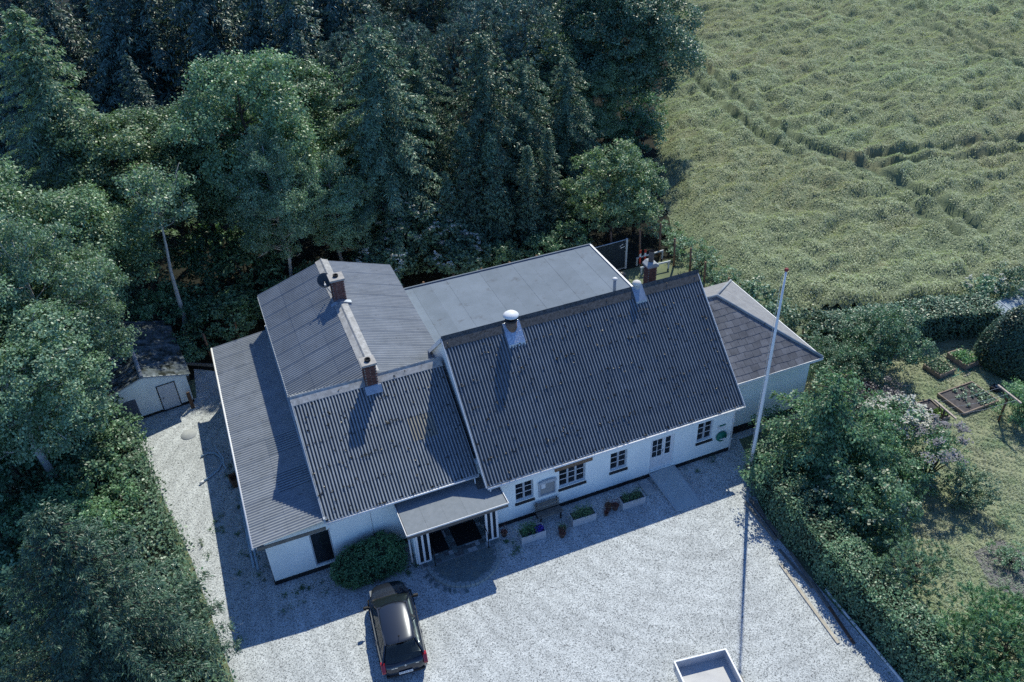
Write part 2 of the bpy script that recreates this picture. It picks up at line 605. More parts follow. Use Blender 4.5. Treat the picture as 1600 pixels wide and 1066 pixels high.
# cross wing walls
mb.box(-6.52, -6.22, 4.95, 15.2, 2.3, 4.85)
mb.box(.12, .4, 8.82, 15.2, .2, 4.8)
mb.prism([(-6.2, .2), (.1, .2), (.1, 4.85), (-3.04, 5.95), (-6.2, 4.85)], 'y', 14.9, 15.2)
w2 = mb.build("wall", white, house)
tag(w2, "white walls of the low side wings with a hairline crack")
MB().box(-9.09, .07, .83, 15.24, 0, .2).build("plinth", tar, house)
MB().box(-4.74, -4.728, .862, .869, .9, 2.75).build("wall_crack", tar, house)
window(house, *LW[:4], 1, y=.87, rows=1, sill=False, dep=.05, label="tall single pane window in grey frame")
MB().box(-7.2, -6.58, 1.28, 1.32, .35, .5).box(-7.15, -7.0, 1.3, 1.34, .55, .75).build("window_bench", concrete, house)
MB().box(-6.95, -6.62, 1.05, 1.09, .62, .9).build("window_poster", pmat("red_poster", (.45, .05, .04), rough=.5), house)


# corrugated roofs: every sheet its own object
SHEETS = {}


def sheet_mesh(w, l, waves, mat, amp=.029):
    key = (round(w, 4), round(l, 4), mat.name)
    if key in SHEETS:
        return SHEETS[key]
    seg = 6
    n = waves * seg + 1
    m = MB()
    us = [w * i / (n - 1) for i in range(n)]
    hz = [amp * math.cos(2 * math.pi * i / seg) for i in range(n)]
    ov = .1
    lo = [(u, -.02, h + .007) for u, h in zip(us, hz)]
    hi = [(u, l + ov, h + .002) for u, h in zip(us, hz)]
    lp = [(u, -.02, h - .004) for u, h in zip(us, hz)]
    m.add(lo + hi, [(i, i + 1, n + i + 1, n + i) for i in range(n - 1)], 0, True)
    m.mi = [1 if i % seg in (2, 3, 4) else 0 for i in range(n - 1)]  # valley faces and the side away from the sun get the painted shade
    m.add(lp + lo, [(i, i + 1, n + i + 1, n + i) for i in range(n - 1)], 0, True)
    SHEETS[key] = m.mesh("roof_sheet", [mat, valley_shade if mat is not fibre_light else fibre_mid])
    return SHEETS[key]


rng0 = random.Random(5)


def corrugated(roof, O, u, v, length, slope, cols, rows, mat, waves=8, skip=None, alt=None):
    O, u, v = Vector(O), Vector(u).normalized(), Vector(v).normalized()
    n = u.cross(v)
    w, l = length / cols, slope / rows
    me = sheet_mesh(w, l, waves, mat)
    for r in range(rows):
        for c in range(cols):
            if skip and skip(c, r):
                continue
            mm, lab = me, None
            if alt and (c, r) in alt:
                mm, lab = sheet_mesh(w, l, waves, alt[(c, r)][0]), alt[(c, r)][1]
            o = link("roof_sheet", mm, roof)
            M = Matrix((u, v, n)).transposed().to_4x4()
            M.translation = O + u * (c * w) + v * (r * l + rng0.uniform(-.006, .006)) + n * rng0.uniform(0, .004)
            o.matrix_local = M
            if lab:
                tag(o, lab)


def ridge_caps(roof, a, b, n, dirs, wing, mat, r=.1, drop=0.0):
    """angled ridge pieces: rounded top with two wings lying on the slopes; dirs = (v1, v2) pointing down each slope."""
    a, b = Vector(a), Vector(b)
    d = (b - a) / n
    dn = d.normalized()
    v1, v2 = Vector(dirs[0]).normalized(), Vector(dirs[1]).normalized()
    up = Vector((0, 0, 1))
    prof = [v1 * wing + up * .035, v1 * (r * .8) + up * .05, v1 * (r * .35) + up * .085, up * .1, v2 * (r * .35) + up * .085, v2 * (r * .8) + up * .05, v2 * wing + up * .035]
    low = [p - up * .03 for p in prof]
    m = MB()
    k = len(prof)
    L0, L1 = d.length, d.length * 1.06
    ring = [p for p in prof] + [p for p in low[::-1]]
    K = len(ring)
    vs = [p for p in ring] + [p * .97 + dn * L1 for p in ring]
    m.add(vs, [(i, (i + 1) % K, K + (i + 1) % K, K + i) for i in range(K)] + [tuple(range(K))[::-1], tuple(range(K, 2 * K))], 0, False)
    me = m.mesh("ridge_cap", mat)
    for i in range(n):
        o = link("ridge_cap", me, roof)
        o.location = a + d * i + Vector((0, 0, rng0.uniform(0, .008)))


# main roof
main_roof = MB().bar((.02, -.3, 2.93), (12.46, -.3, 2.93), .03, .16).build("roof", white_paint, house)
tag(main_roof, "steep dark corrugated roof over the long wing")
sl = math.hypot(4.72, 4.46)
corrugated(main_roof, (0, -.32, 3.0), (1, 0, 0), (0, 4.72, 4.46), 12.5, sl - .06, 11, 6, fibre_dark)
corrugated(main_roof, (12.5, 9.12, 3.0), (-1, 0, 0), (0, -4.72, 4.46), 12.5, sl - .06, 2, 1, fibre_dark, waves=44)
ridge_caps(main_roof, (-.02, 4.4, 7.475), (12.52, 4.4, 7.475), 11, ((0, -4.72, -4.46), (0, 4.72, -4.46)), .5, ridge_dark)
# white bargeboards and gutter
for x in (-.035, 12.535):
    MB().bar((x, -.34, 2.95), (x, 4.4, 7.41), .025, .17, up=(0, 0, 1)).bar((x, 9.14, 2.95), (x, 4.4, 7.41), .025, .17).build("bargeboard", white_paint, main_roof)
g = MB()
g.tube([(.0, -.4, 2.93), (12.55, -.4, 2.93)], .045, 8)
g.tube([(.12, -.4, 2.92), (.12, -.4, 2.78), (.12, -.34, 2.7)], .03, 8)
g.build("gutter", white_paint, main_roof)
dp = MB()
dp.tube([(12.3, -.4, 2.9), (12.3, -.3, 2.75), (12.3, -.07, 2.55), (12.3, -.07, .05)], .038, 8)
for z in (.8, 1.9):
    dp.box(12.245, 12.355, -.12, -.0, z, z + .03)
dp.build("downpipe", white_paint, house)

# middle roof
mid_roof = MB().bar((-6.55, .46, 3.02), (-.06, .46, 3.02), .03, .14).build("roof", white_paint, house)
tag(mid_roof, "lower corrugated roof between porch and brick chimney")
msl = math.hypot(4.455, 2.97)
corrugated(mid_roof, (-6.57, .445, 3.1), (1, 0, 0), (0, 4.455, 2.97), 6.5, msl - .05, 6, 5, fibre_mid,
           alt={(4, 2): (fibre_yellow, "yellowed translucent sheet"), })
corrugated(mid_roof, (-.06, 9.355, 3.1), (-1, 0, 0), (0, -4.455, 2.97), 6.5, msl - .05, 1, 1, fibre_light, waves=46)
ridge_caps(mid_roof, (-6.62, 4.9, 6.07), (-.09, 4.9, 6.07), 6, ((0, -4.455, -2.97), (0, 4.455, -2.97)), .38, ridge_light)
MB().tube([(-6.55, .38, 3.03), (-.1, .38, 3.03)], .045, 8).tube([(-6.5, .38, 3.03), (-6.5, .3, 2.9), (-6.5, .36, 2.75)], .03).tube(
    [(-.3, .38, 3.02), (-.3, .3, 2.85), (-.3, .3, 2.75)], .03).build("gutter", white_paint, mid_roof)
MB().bar((-6.6, .42, 3.04), (-6.6, 4.9, 6.03), .03, .14).build("bargeboard", grey_paint, mid_roof)

# cross wing roof
cross_roof = MB().bar((-6.6, 5.0, 4.87), (-6.6, 15.35, 4.87), .03, .14).build("roof", grey_paint, house)
tag(cross_roof, "weathered low-pitched corrugated roof with lichen-covered ridge")
csl = math.hypot(3.53, 1.19)
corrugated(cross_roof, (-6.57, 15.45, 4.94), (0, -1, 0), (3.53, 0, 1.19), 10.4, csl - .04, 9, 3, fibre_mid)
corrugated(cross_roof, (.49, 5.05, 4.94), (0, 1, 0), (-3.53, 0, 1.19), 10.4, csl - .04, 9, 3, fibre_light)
ridge_caps(cross_roof, (-3.04, 5.2, 6.13), (-3.04, 15.5, 6.13), 9, ((-3.53, 0, -1.19), (3.53, 0, -1.19)), .36, ridge_light)

# lean-to roof
lean_roof = MB().bar((-9.33, .5, 2.78), (-9.33, 14.7, 2.78), .04, .14).build("roof", white_paint, house)
tag(lean_roof, "nearly flat corrugated lean-to roof along the drive")
lsl = math.hypot(2.84, .3)
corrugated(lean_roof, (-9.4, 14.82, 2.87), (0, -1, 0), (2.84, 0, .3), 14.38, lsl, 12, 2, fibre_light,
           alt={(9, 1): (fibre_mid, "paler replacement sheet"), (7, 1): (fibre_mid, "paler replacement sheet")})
MB().box(-9.32, -6.6, .44, .47, 2.66, 2.83).build("fascia_board", wood_grey, lean_roof)
MB().tube([(-9.47, .45, 2.84), (-9.47, 14.85, 2.84)], .05, 8).build("gutter", white_paint, lean_roof)
MB().box(-6.62, -6.55, .46, 15.2, 3.13, 3.24).build("flashing", grey_paint, lean_roof)

# flat roof
flat = MB().box(.42, 12.1, 8.0, 14.55, 3.45, 3.74).build("roof", grey_paint, house)
tag(flat, "big flat felt roof behind the long wing")
nst = 12
for i in range(nst):
    x0 = .42 + i * (11.68 / nst)
    o = MB().prism([(x0 - .05, 3.741 + .004 + .003 * (i % 2)), (x0 + 11.68 / nst, 3.741 + .001 + .003 * (i % 2)), (x0 + 11.68 / nst, 3.752 + .003 * (i % 2)), (x0 - .05, 3.758 + .003 * (i % 2))], 'y', 7.9, 14.55).build("felt_strip", felt, flat)
MB().box(.4, 12.2, 14.55, 14.63, 3.55, 3.83).build("roof_trim", felt, flat)
MB().box(12.1, 12.2, 8.0, 14.55, 3.55, 3.82).build("roof_trim", white_paint, flat)
mb = MB()
mb.box(11.8, 12.05, 8.82, 14.4, .2, 3.45).box(.45, 11.8, 14.15, 14.4, .2, 3.45)
tag(mb.build("wall", white, house), "white walls under the flat roof")

# tiled hip-roofed extension
ext = MB()
ext.box(12.37, 17.1, .87, 1.17, .45, 3.5).box(16.8, 17.1, 1.18, 7.75, .45, 3.5).box(12.37, 16.79, 7.45, 7.75, .45, 3.5)
tag(ext.build("wall", white, house), "bluish white wall of the tiled end wing")
MB().box(12.4, 17.14, .83, 7.8, 0, .45).build("plinth", tar, house)
hip = MB()
A1, A2, F1, F2, B1, B2 = (10.8, 4.3, 5.83), (13.76, 4.3, 5.83), (10.8, .5, 3.56), (17.42, .5, 3.56), (10.8, 8.1, 3.56), (17.42, 8.1, 3.56)
hip.add([A1, A2, F1, F2, B1, B2], [(2, 3, 1, 0), (3, 5, 1), (5, 4, 0, 1)])
hip_o = hip.build("roof", shingle_grey, house, fix=False)
tag(hip_o, "hipped roof of mossy shingles over the end wing")
MB().box(12.55, 17.45, .46, .5, 3.44, 3.58).box(17.42, 17.46, .5, 8.1, 3.44, 3.58).build("fascia_board", white_paint, hip_o)


def clip(poly, f):
    out = []
    for i in range(len(poly)):
        a, b = poly[i], poly[(i + 1) % len(poly)]
        fa, fb = f(a), f(b)
        if fa >= 0:
            out.append(a)
        if fa * fb < 0:
            t = fa / (fa - fb)
            out.append((a[0] + (b[0] - a[0]) * t, a[1] + (b[1] - a[1]) * t))
    return out


sv = Vector((0, 3.8, 2.27))
S_ = sv.length
sv.normalize()
su = Vector((1, 0, 0))
sn = su.cross(sv)
tw, th = .42, .34
rows = int(S_ / th) + 1
hipx = lambda s: 17.42 - (17.42 - 13.76) * s / S_
rt = random.Random(3)
for r in range(rows):
    s0, s1 = r * th, min((r + 1) * th + .05, S_)
    x = 12.2 + (tw / 2 if r % 2 else 0)
    while x < 17.5:
        e = .006
        q = [(x + e, s0 + rt.uniform(-.03, .015)), (x + tw - e, s0 + rt.uniform(-.03, .015)), (x + tw - e, s1), (x + e, s1)]
        q = clip(q, lambda p: hipx(p[1]) - .04 - p[0])
        q = clip(q, lambda p: p[0] - 12.0)
        if len(q) >= 3:
            lift = rt.uniform(.0, .008)
            O = Vector((0, .5, 3.56))
            m = MB()
            top = [O + su * a + sv * b + sn * (.012 + lift + .012 * (1 - (b - s0) / th)) for a, b in q]
            bot = [O + su * a + sv * b + sn * (.003) for a, b in q]
            k = len(q)
            m.add(top + bot, [tuple(range(k))] + [(k + i, k + (i + 1) % k, (i + 1) % k, i) for i in range(k)])
            m.build("shingle", shingle, hip_o, fix=False)
        x += tw
hc = MB()
hc.tube([Vector(F2) + Vector((0, 0, .04)), Vector(A2) + Vector((0, 0, .05)), Vector(A1) + Vector((0, 0, .05))], .075, 8)
hc.tube([Vector(B2) + Vector((0, 0, .03)), Vector(A2) + Vector((0, 0, .05))], .06, 8)
hc.build("hip_cap", fibre_light, hip_o)

# ------------------------------------------------------------------ chimneys, flues, dish
brick_mesh = MB().box(-.105, .105, -.05, .05, -.027, .027).mesh("brick", brick_m)


def brick_shaft(parent, x0, x1, y0, y1, z0, z1):
    """mortar core with single bricks on all four faces"""
    MB().box(x0 + .012, x1 - .012, y0 + .012, y1 - .012, z0, z1 - .01).build("mortar_core", mortar, parent)
    nz = int((z1 - z0) / .068)
    rr = random.Random(int(x0 * 100))
    for face in range(4):
        ln = (x1 - x0) if face < 2 else (y1 - y0)
        nb = max(2, round(ln / .23))
        w = ln / nb
        for k in range(nz):
            zz = z0 + (k + .5) * (z1 - z0) / nz
            for j in range(nb):
                s = (j + .5) * w
                if k % 2:
                    s += w * .18 * (1 if j < nb / 2 else -1)
                pr = .05 - .004 - rr.uniform(0, .006)
                o = link("brick", brick_mesh, parent)
                o.scale = (w * .9 / .21, 1, 1)
                if face == 0:
                    o.location = (x0 + s, y0 + pr, zz)
                elif face == 1:
                    o.location = (x0 + s, y1 - pr, zz)
                elif face == 2:
                    o.location = (x0 + pr, y0 + s, zz)
                    o.rotation_euler = (0, 0, math.pi / 2)
                else:
                    o.location = (x1 - pr, y0 + s, zz)
                    o.rotation_euler = (0, 0, math.pi / 2)


def chimney(x, y, sx, sy, z0, z1, label, cap=True, bricks=True, lead_z=None):
    c = MB().box(x - sx / 2 - .06, x + sx / 2 + .06, y - sy / 2 - .06, y + sy / 2 + .06, z1, z1 + .09).build("chimney", pmat("chimney_cap", (.42, .4, .38), (.3, .29, .28), scale=7, rough=.9), house)
    tag(c, label)
    brick_shaft(c, x - sx / 2, x + sx / 2, y - sy / 2, y + sy / 2, z0, z1)
    MB().lathe([(.13, .0), (.13, .1), (.1, .1), (.1, 0.02), (0, .02)], 14, 0, (x, y, z1 + .089)).build("flue_opening", tar, c)
    if lead_z is not None:
        m = MB()
        m.prism([(y - sy / 2 - .25, lead_z - .2), (y - sy / 2 - .02, lead_z - .02), (y - sy / 2 - .02, lead_z + .12), (y - sy / 2 - .06, lead_z + .1), (y - sy / 2 - .27, lead_z - .17)], 'x', x - sx / 2 - .1, x + sx / 2 + .1)
        m.build("lead_flashing", lead, c)
    return c


chimney(-3.2, 4.72, .52, .5, 5.5, 7.0, "red brick chimney on the lower ridge", lead_z=5.86)
chimney(-2.98, 11.55, .6, .6, 5.7, 7.25, "sooty brick chimney beside the satellite dish", lead_z=None)
MB().prism([(-3.5, 5.98), (-3.04, 6.19), (-2.5, 6.0), (-2.5, 6.06), (-3.04, 6.27), (-3.5, 6.04)], 'y', 11.0, 11.24).build("lead_flashing", lead, house)
bc = chimney(11.38, 6.6, .46, .46, 4.7, 6.92, "patchy brick chimney with a steel pipe behind the dark ridge")
MB().tube([(11.38, 6.6, 6.97), (11.38, 6.6, 7.72)], .13, 14, cap=False).lathe([(.1, .75), (.1, .3)], 14, 0, (11.38, 6.6, 6.97)).build("flue_pipe", pmat("rusty_pipe", (.2, .17, .15), (.12, .1, .09), scale=8, rough=.7, metal=.4), bc)
MB().prism([(11.38 - .3, 7.01), (11.38 + .3, 7.01), (11.38 + .12, 7.15), (11.38 - .12, 7.15)], 'y', 6.3, 6.9).build("cement_cap", concrete, bc)
# insulated flue with a white cap
fl = MB().tube([(3.1, 4.2, 6.9), (3.1, 4.2, 7.62)], .25, 20).build("flue", pmat("brown_enamel", (.2, .13, .09), (.14, .09, .07), scale=3, rough=.45), house)
tag(fl, "wide brown flue with white rain cap on the dark roof")
MB().lathe([(.27, 7.62), (.27, 7.68), (.2, 7.7)], 20, 0, (3.1, 4.2, 0)).tube([(3.1, 4.2, 7.7), (3.1, 4.2, 7.86)], .17, 12).build("flue_neck", black_metal, fl)
MB().lathe([(0, 8.06), (.12, 8.05), (.24, 8.0), (.335, 7.92), (.345, 7.87), (.3, 7.86), (0, 7.86)], 24, 0, (3.1, 4.2, 0)).build("rain_cap", white_paint, fl)
cb = MB()
cb.prism([(3.55, 6.62), (3.6, 6.78), (4.3, 7.48), (4.55, 7.45), (4.4, 7.2)], 'x', 2.72, 3.5)
cb.lathe([(.36, 6.75), (.28, 7.05), (.26, 7.1)], 20, 0, (3.1, 4.2, 0))
cb.build("lead_flashing", pmat("foil_flashing", (.55, .6, .68), (.38, .43, .5), scale=4, rough=.3, metal=.8, bump=.8, bscale=7, bdist=.06), fl)
vt = MB().lathe([(.22, 6.95), (.15, 7.2), (.14, 7.62), (.15, 7.63), (.15, 7.66)], 18, 0, (9.35, 4.4, 0)).build("vent", pmat("grey_vent", (.42, .45, .48), rough=.5), house)
tag(vt, "stubby grey vent with domed cap on the dark ridge")
MB().lathe([(0, 7.84), (.1, 7.82), (.18, 7.76), (.21, 7.68), (.2, 7.65), (0, 7.66)], 18, 0, (9.35, 4.4, 0)).build("vent_cap", pmat("cream_cap", (.6, .57, .53), rough=.6), vt)
MB().prism([(3.85, 6.95), (3.88, 7.05), (4.4, 7.58), (4.75, 7.3), (4.7, 7.2), (4.3, 7.4)], 'x', 9.08, 9.62).build("lead_flashing", lead, vt)
pv = MB().tube([(11.05, 9.48, 3.7), (11.05, 9.48, 4.55)], .085, 12).build("vent", grey_paint, house)
tag(pv, "thin vent pipe standing on the flat roof")
MB().lathe([(0, 4.68), (.08, 4.67), (.14, 4.62), (.14, 4.58), (0, 4.58)], 14, 0, (11.05, 9.48, 0)).build("vent_cap", white_paint, pv)
# satellite dish
dish = thing("satellite_dish", "dark satellite dish bracketed to the ridge of the cross wing", "satellite dish", (-3.5, 11.9, 6.1))
pr_ = [(r_, .12 * (r_ / .36) ** 2) for r_ in (.0, .08, .16, .24, .31, .36)]
dmb = MB().lathe(pr_ + [(.365, .1), (.3, .065), (.2, .02), (0, -.02)], 24)
dobj = dmb.build("reflector", pmat("dish_grey", (.045, .06, .075), rough=.5), dish)
dobj.location = (0, 0, .95)
dobj.rotation_euler = Vector((.1, -.75, .55)).to_track_quat('Z', 'Y').to_euler()
MB().tube([(.35, -.25, .02), (.1, .1, .4), (0, .06, .9)], .03, 8).tube([(0, -.02, .95), (-.05, -.45, .98)], .014, 6).box(-.09, -.01, -.52, -.42, .94, 1.02).build("mount", steel, dish)

# ------------------------------------------------------------------ porch
canopy = MB().box(-3.74, .57, -1.22, -.005, 2.45, 2.66).box(-3.74, .1, -.004, .865, 2.45, 2.66).build("porch_canopy", pmat("fascia_brown", (.12, .115, .112), (.09, .085, .083), scale=4, rough=.6), house)
for i in range(5):
    x0, x1 = -3.7 + i * .85, -3.7 + (i + 1) * .85 - .003
    if i == 4:
        x1 = .53
    yb = .865 if x1 < .1 else -.006
    MB().prism([(x0, 2.662 + .003 * (i % 2)), (x1, 2.662 + .003 * (i % 2)), (x1, 2.67 + .003 * (i % 2)), (x0, 2.672 + .003 * (i % 2))], 'y', -1.18, yb).build("felt_strip", felt_light, canopy)
MB().box(-3.75, .58, -1.245, -1.22, 2.64, 2.71).box(-3.765, -3.74, -1.245, .865, 2.64, 2.71).box(.57, .595, -1.245, -.005, 2.64, 2.71).build("roof_trim", white_paint, canopy)
MB().tube([(-3.66, -1.05, 2.45), (-3.66, -1.05, .9)], .035).build("downpipe", grey_paint, canopy)
MB().box(-3.4, -3.3, -.6, .865, .12, 2.44).build("porch_wall", white, canopy)
MB().box(.12, .24, -.6, -.005, .12, 2.44).build("porch_wall", white, canopy)
for x0, x1 in ((-3.34, -2.76), (-.3, .26)):
    p = MB()
    n = 3
    for k in range(n):
        xx = x0 + (x1 - x0 - .09) * k / (n - 1)
        p.box(xx, xx + .09, -.68, -.6, .2, 2.44)
    p.box(x0, x1, -.675, -.605, .12, .2)
    sp = p.build("porch_screen", white_paint, canopy)
    MB().box(x0 + .02, x1 - .02, -.645, -.635, .2, 2.44).build("pane", dark_glass, sp)
MB().box(-2.74, -.31, .95, 1.0, .12, 2.4).build("entrance_door", pmat("dark_door", (.03, .035, .045), rough=.4), canopy)
for x in (-2.72, -.34):
    MB().tube([(x, -1.02, .15), (x, -1.02, 1.0), (x, -.95, 1.07), (x, -.6, 1.1)], .022, 8).build("handrail", black_metal, canopy)
# porch floor: slabs and half-round step of pavers
step = thing("porch_step", "half-round paved step of grey pavers before the porch", "step", (-1.5, -.95, 0))
mm = MB()
rr = random.Random(8)
for i in range(17):
    for j in range(8):
        x0, y0 = -1.7 + i * .2, .06 + j * .2
        if x0 + .2 > 1.78 or (abs(x0) > 1.2 and y0 > 1.7):
            continue
        mm.box(x0 + .004, x0 + .196, y0 + .004, y0 + .196, .05, .142 + rr.uniform(0, .008), rr.choice((0, 0, 1, 2)))
tag(mm.build("floor_slab", [paver_m, pmat("pale_paver", (.42, .45, .46), (.34, .36, .37), scale=6, rough=.85), pmat("dark_paver", (.13, .14, .145), (.09, .1, .105), scale=6, rough=.85)], step), kind="stuff")
mm = MB()
Rr = 1.58
y = -.0
j = 0
while y > -1.45:
    x = -1.6 + (.1 if j % 2 else 0)
    while x < 1.6:
        cx, cy = x + .1, y - .055
        if math.hypot(cx, cy) < Rr - .19:
            mm.box(x + .004, x + .196, y - .106, y - .004, .04, .145 + rr.uniform(0, .007), rr.choice((0, 0, 0, 1)))
        x += .2
    y -= .11
    j += 1
for k in range(24):
    a0, a1 = math.pi + k * math.pi / 24 + .006, math.pi + (k + 1) * math.pi / 24 - .006
    q = [(r_ * math.cos(a), r_ * math.sin(a)) for r_, a in ((Rr - .15, a0), (Rr, a0), (Rr, a1), (Rr - .15, a1))]
    mm.prism(q, 'z', .0, .152 + rr.uniform(0, .006), 3)
tag(mm.build("paver", [paver_m, pmat("green_paver", (.2, .23, .21), (.14, .16, .155), scale=6, rough=.9), pmat("dark_paver", (.13, .14, .145), (.09, .1, .105), scale=6, rough=.85), pmat("kerb_paver", (.33, .37, .37), (.25, .29, .29), scale=5, rough=.85)], step), kind="stuff")
MB().prism([((Rr - .16) * math.cos(math.pi + k * math.pi / 20), (Rr - .16) * math.sin(math.pi + k * math.pi / 20)) for k in range(21)], 'z', 0, .13).build("step_base", concrete, step)
MB().box(-1.75, 1.75, .0, 1.8, .0, .12).build("step_base", concrete, step)
for x0, x1 in ((-2.78, -1.9), (-1.55, -.42)):
    mt = MB().box(x0, x1, -.42, .72, .153, .168).build("doormat", pmat("rubber_mat", (.012, .013, .015), rough=.9), None, bevel=.005)
    tag(mt, "black doormat on the left of the porch floor" if x0 < -2 else "black doormat on the right of the porch floor", "doormat", "doormats in the porch")
# loose border stones round the step
for k, (px, py, rz, pale) in enumerate([(-3.2, -1.28, 1.2, 0), (-3.18, -1.42, 1.05, 1), (-3.1, -1.57, 1.0, 0), (-3.08, -1.72, .95, 1), (-2.98, -1.88, .8, 0), (-2.86, -2.05, .7, 1), (-2.7, -2.2, .6, 0), (-2.55, -2.33, .5, 0), (-2.38, -2.46, .38, 0), (-2.15, -2.62, .2, 1), (-1.93, -2.63, .15, 0)]):
    o = MB().box(-.055, .055, -.1, .1, -.02, .035).build("paving_stone", concrete if pale else paver_m, None, bevel=.01)
    o.location = (px, py, .012)
    o.rotation_euler = (0, 0, rz - math.pi / 2 if False else -rz + .3)
    nth = ["first", "second", "third", "fourth", "fifth", "sixth", "seventh", "eighth", "ninth", "tenth", "eleventh"][k]
    tag(o, f"{'pale' if pale else 'dark'} border stone in the gravel, {nth} from the left round the step", "paving stone", "loose stones round the porch step")

# ------------------------------------------------------------------ things along the front wall
def text(name, body, size, mat, parent, loc, rot=(math.pi / 2, 0, 0), ext=.004, align='CENTER', sx=1.):
    c = bpy.data.curves.new(name, 'FONT')
    c.body = body
    c.size = size
    c.extrude = ext
    c.align_x = align
    c.align_y = 'CENTER'
    c.resolution_u = 2
    c.materials.append(mat)
    tmp = bpy.data.objects.new(name, c)
    COL.objects.link(tmp)
    bpy.context.view_layer.update()
    me = bpy.data.meshes.new_from_object(tmp.evaluated_get(bpy.context.evaluated_depsgraph_get()))
    bpy.data.objects.remove(tmp)
    o = link(name, me, parent)
    o.location, o.rotation_euler = loc, rot
    o.scale = (sx, 1, 1)
    return o


sg = thing("sign_board", "long brown wooden sign board with carved letters under the eave above the triple window", "sign", (4.1, -.04, 2.4))
MB().box(-.9, .9, -.03, .03, -.11, .11).build("board", wood_brown, sg, bevel=.008)
text("lettering", "FORSAMLINGSHUS", .19, pmat("carved_letters", (.32, .25, .17), rough=.7), sg, (0, -.034, 0), sx=1.0)
nb = thing("notice_board", "grey glazed notice case with arched top and one paper, between two windows", "notice board", (2.83, -.005, 1.1))
m = MB()
m.box(-.4, -.34, -.09, 0, 0, .8).box(.34, .4, -.09, 0, 0, .8).box(-.34, .34, -.09, 0, 0, .06).box(-.34, .34, -.02, 0, .06, .8)
arc = [(-.43, .76), (.43, .76), (.43, .82)] + [(.43 * math.cos(a), .82 + .1 * math.sin(a)) for a in [math.pi * k / 10 for k in range(1, 10)]] + [(-.43, .82)]
m.prism(arc, 'y', -.12, .0)
m.build("case", grey_paint, nb)
MB().box(-.34, .34, -.03, -.022, .06, .76).build("back_panel", pmat("pinboard", (.3, .31, .31), (.25, .26, .27), scale=9, rough=.9), nb)
MB().box(-.28, -.08, -.036, -.031, .42, .68).build("paper", white_paint, nb)
bn = thing("park_bench", "weathered grey slatted bench standing against the white wall under the notice case", "bench", (2.73, -.42, 0))
for k in range(3):
    MB().box(-.58, .58, -.25 + .13 * k, -.25 + .13 * k + .115, .42, .455).build("seat_slat", wood_grey, bn, bevel=.006)
for k in range(3):
    a = MB().bar((-.58, .17 + .035 * k, .53 + .13 * k), (.58, .17 + .035 * k, .53 + .13 * k), .03, .115).build("back_slat", wood_grey, bn, bevel=.006)
for x in (-.48, .48):
    MB().bar((x, -.22, .41), (x, -.2, 0), .06, .06).bar((x, .2, .0), (x, .24, .45), .06, .06).bar((x, .17, .42), (x, .28, .9), .05, .05).bar((x, -.24, .4), (x, .22, .4), .05, .05).build("bench_frame", black_metal, bn)
hr = thing("hose_reel", "round green garden hose reel hung on the wall right of the last window", "hose reel", (11.72, -.03, 1.17))
gr = pmat("reel_green", (.01, .17, .12), (.008, .12, .09), scale=9, rough=.45)
o = MB().lathe([(0, .13), (.07, .13), (.08, .1), (.26, .12), (.28, .08), (.27, .05), (.28, .02), (.26, 0), (0, 0)], 24).build("drum", gr, hr)
o.rotation_euler = (math.pi / 2, 0, 0)
MB().bar((-.12, -.1, -.1), (.16, -.12, -.16), .06, .05).box(.06, .16, -.17, -.13, -.14, -.07).build("bracket", white_paint, hr)
MB().tube([(.2, -.08, -.05), (.45, -.06, -.02), (.58, -.05, .0)], .012, 6).build("hose", grey_paint, hr)
gs = thing("wall_sign", "small white sign with a green header, above the hose reel", "sign", (11.7, -.004, 1.72))
MB().box(-.22, .22, -.015, 0, -.16, .13).build("panel", white_paint, gs)
MB().box(-.215, .215, -.02, -.0152, .03, .125).build("header", gr, gs)
MB().box(-.2, -.12, -.024, -.0202, .045, .11).build("emblem", white_paint, gs)
# ramp
rm = thing("ramp", "grey concrete access ramp sloping from the yard door down to the gravel", "ramp", (8.65, -1.2, 0), R(1.5))
MB().prism([(1.16, .0), (1.16, .25), (.62, .225), (-1.2, .03), (-1.2, .0)], 'x', -.63, .63).build("ramp_deck", pmat("ramp_concrete", (.44, .48, .49), (.37, .41, .42), scale=2, rough=.9), rm, bevel=.01)
for x in (-.66, .64):
    MB().bar((x + .01, 1.16, .25), (x + .01, -1.2, .04), .03, .06).build("edge_rail", grey_paint, rm)
sl_ = MB().box(-.25, .25, -.45, .45, 0, .08).build("stone_slab", concrete, None, bevel=.012)
sl_.location = (7.55, -.6, .0)
tag(sl_, "old stone slab lying beside the ramp against the wall", "slab")

# planter boxes
planter_m = pmat("planter_grey", (.47, .48, .5), (.4, .41, .44), scale=5, rough=.7)


def planter(x, y, label):
    p = thing("planter_box", label, "planter", (x, y, 0), R(-1.5), "planter boxes along the front wall")
    W, D, H, T = .56, .26, .42, .035
    m = MB().box(-W, W, -D, -D + T, 0, H).box(-W, W, D - T, D, 0, H).box(-W, -W + T, -D + T, D - T, 0, H).box(W - T, W, -D + T, D - T, 0, H)
    m.build("box", planter_m, p, bevel=.008)
    MB().box(-W + T, W - T, -D + T, D - T, .02, .35).build("soil", soil, p)
    return p


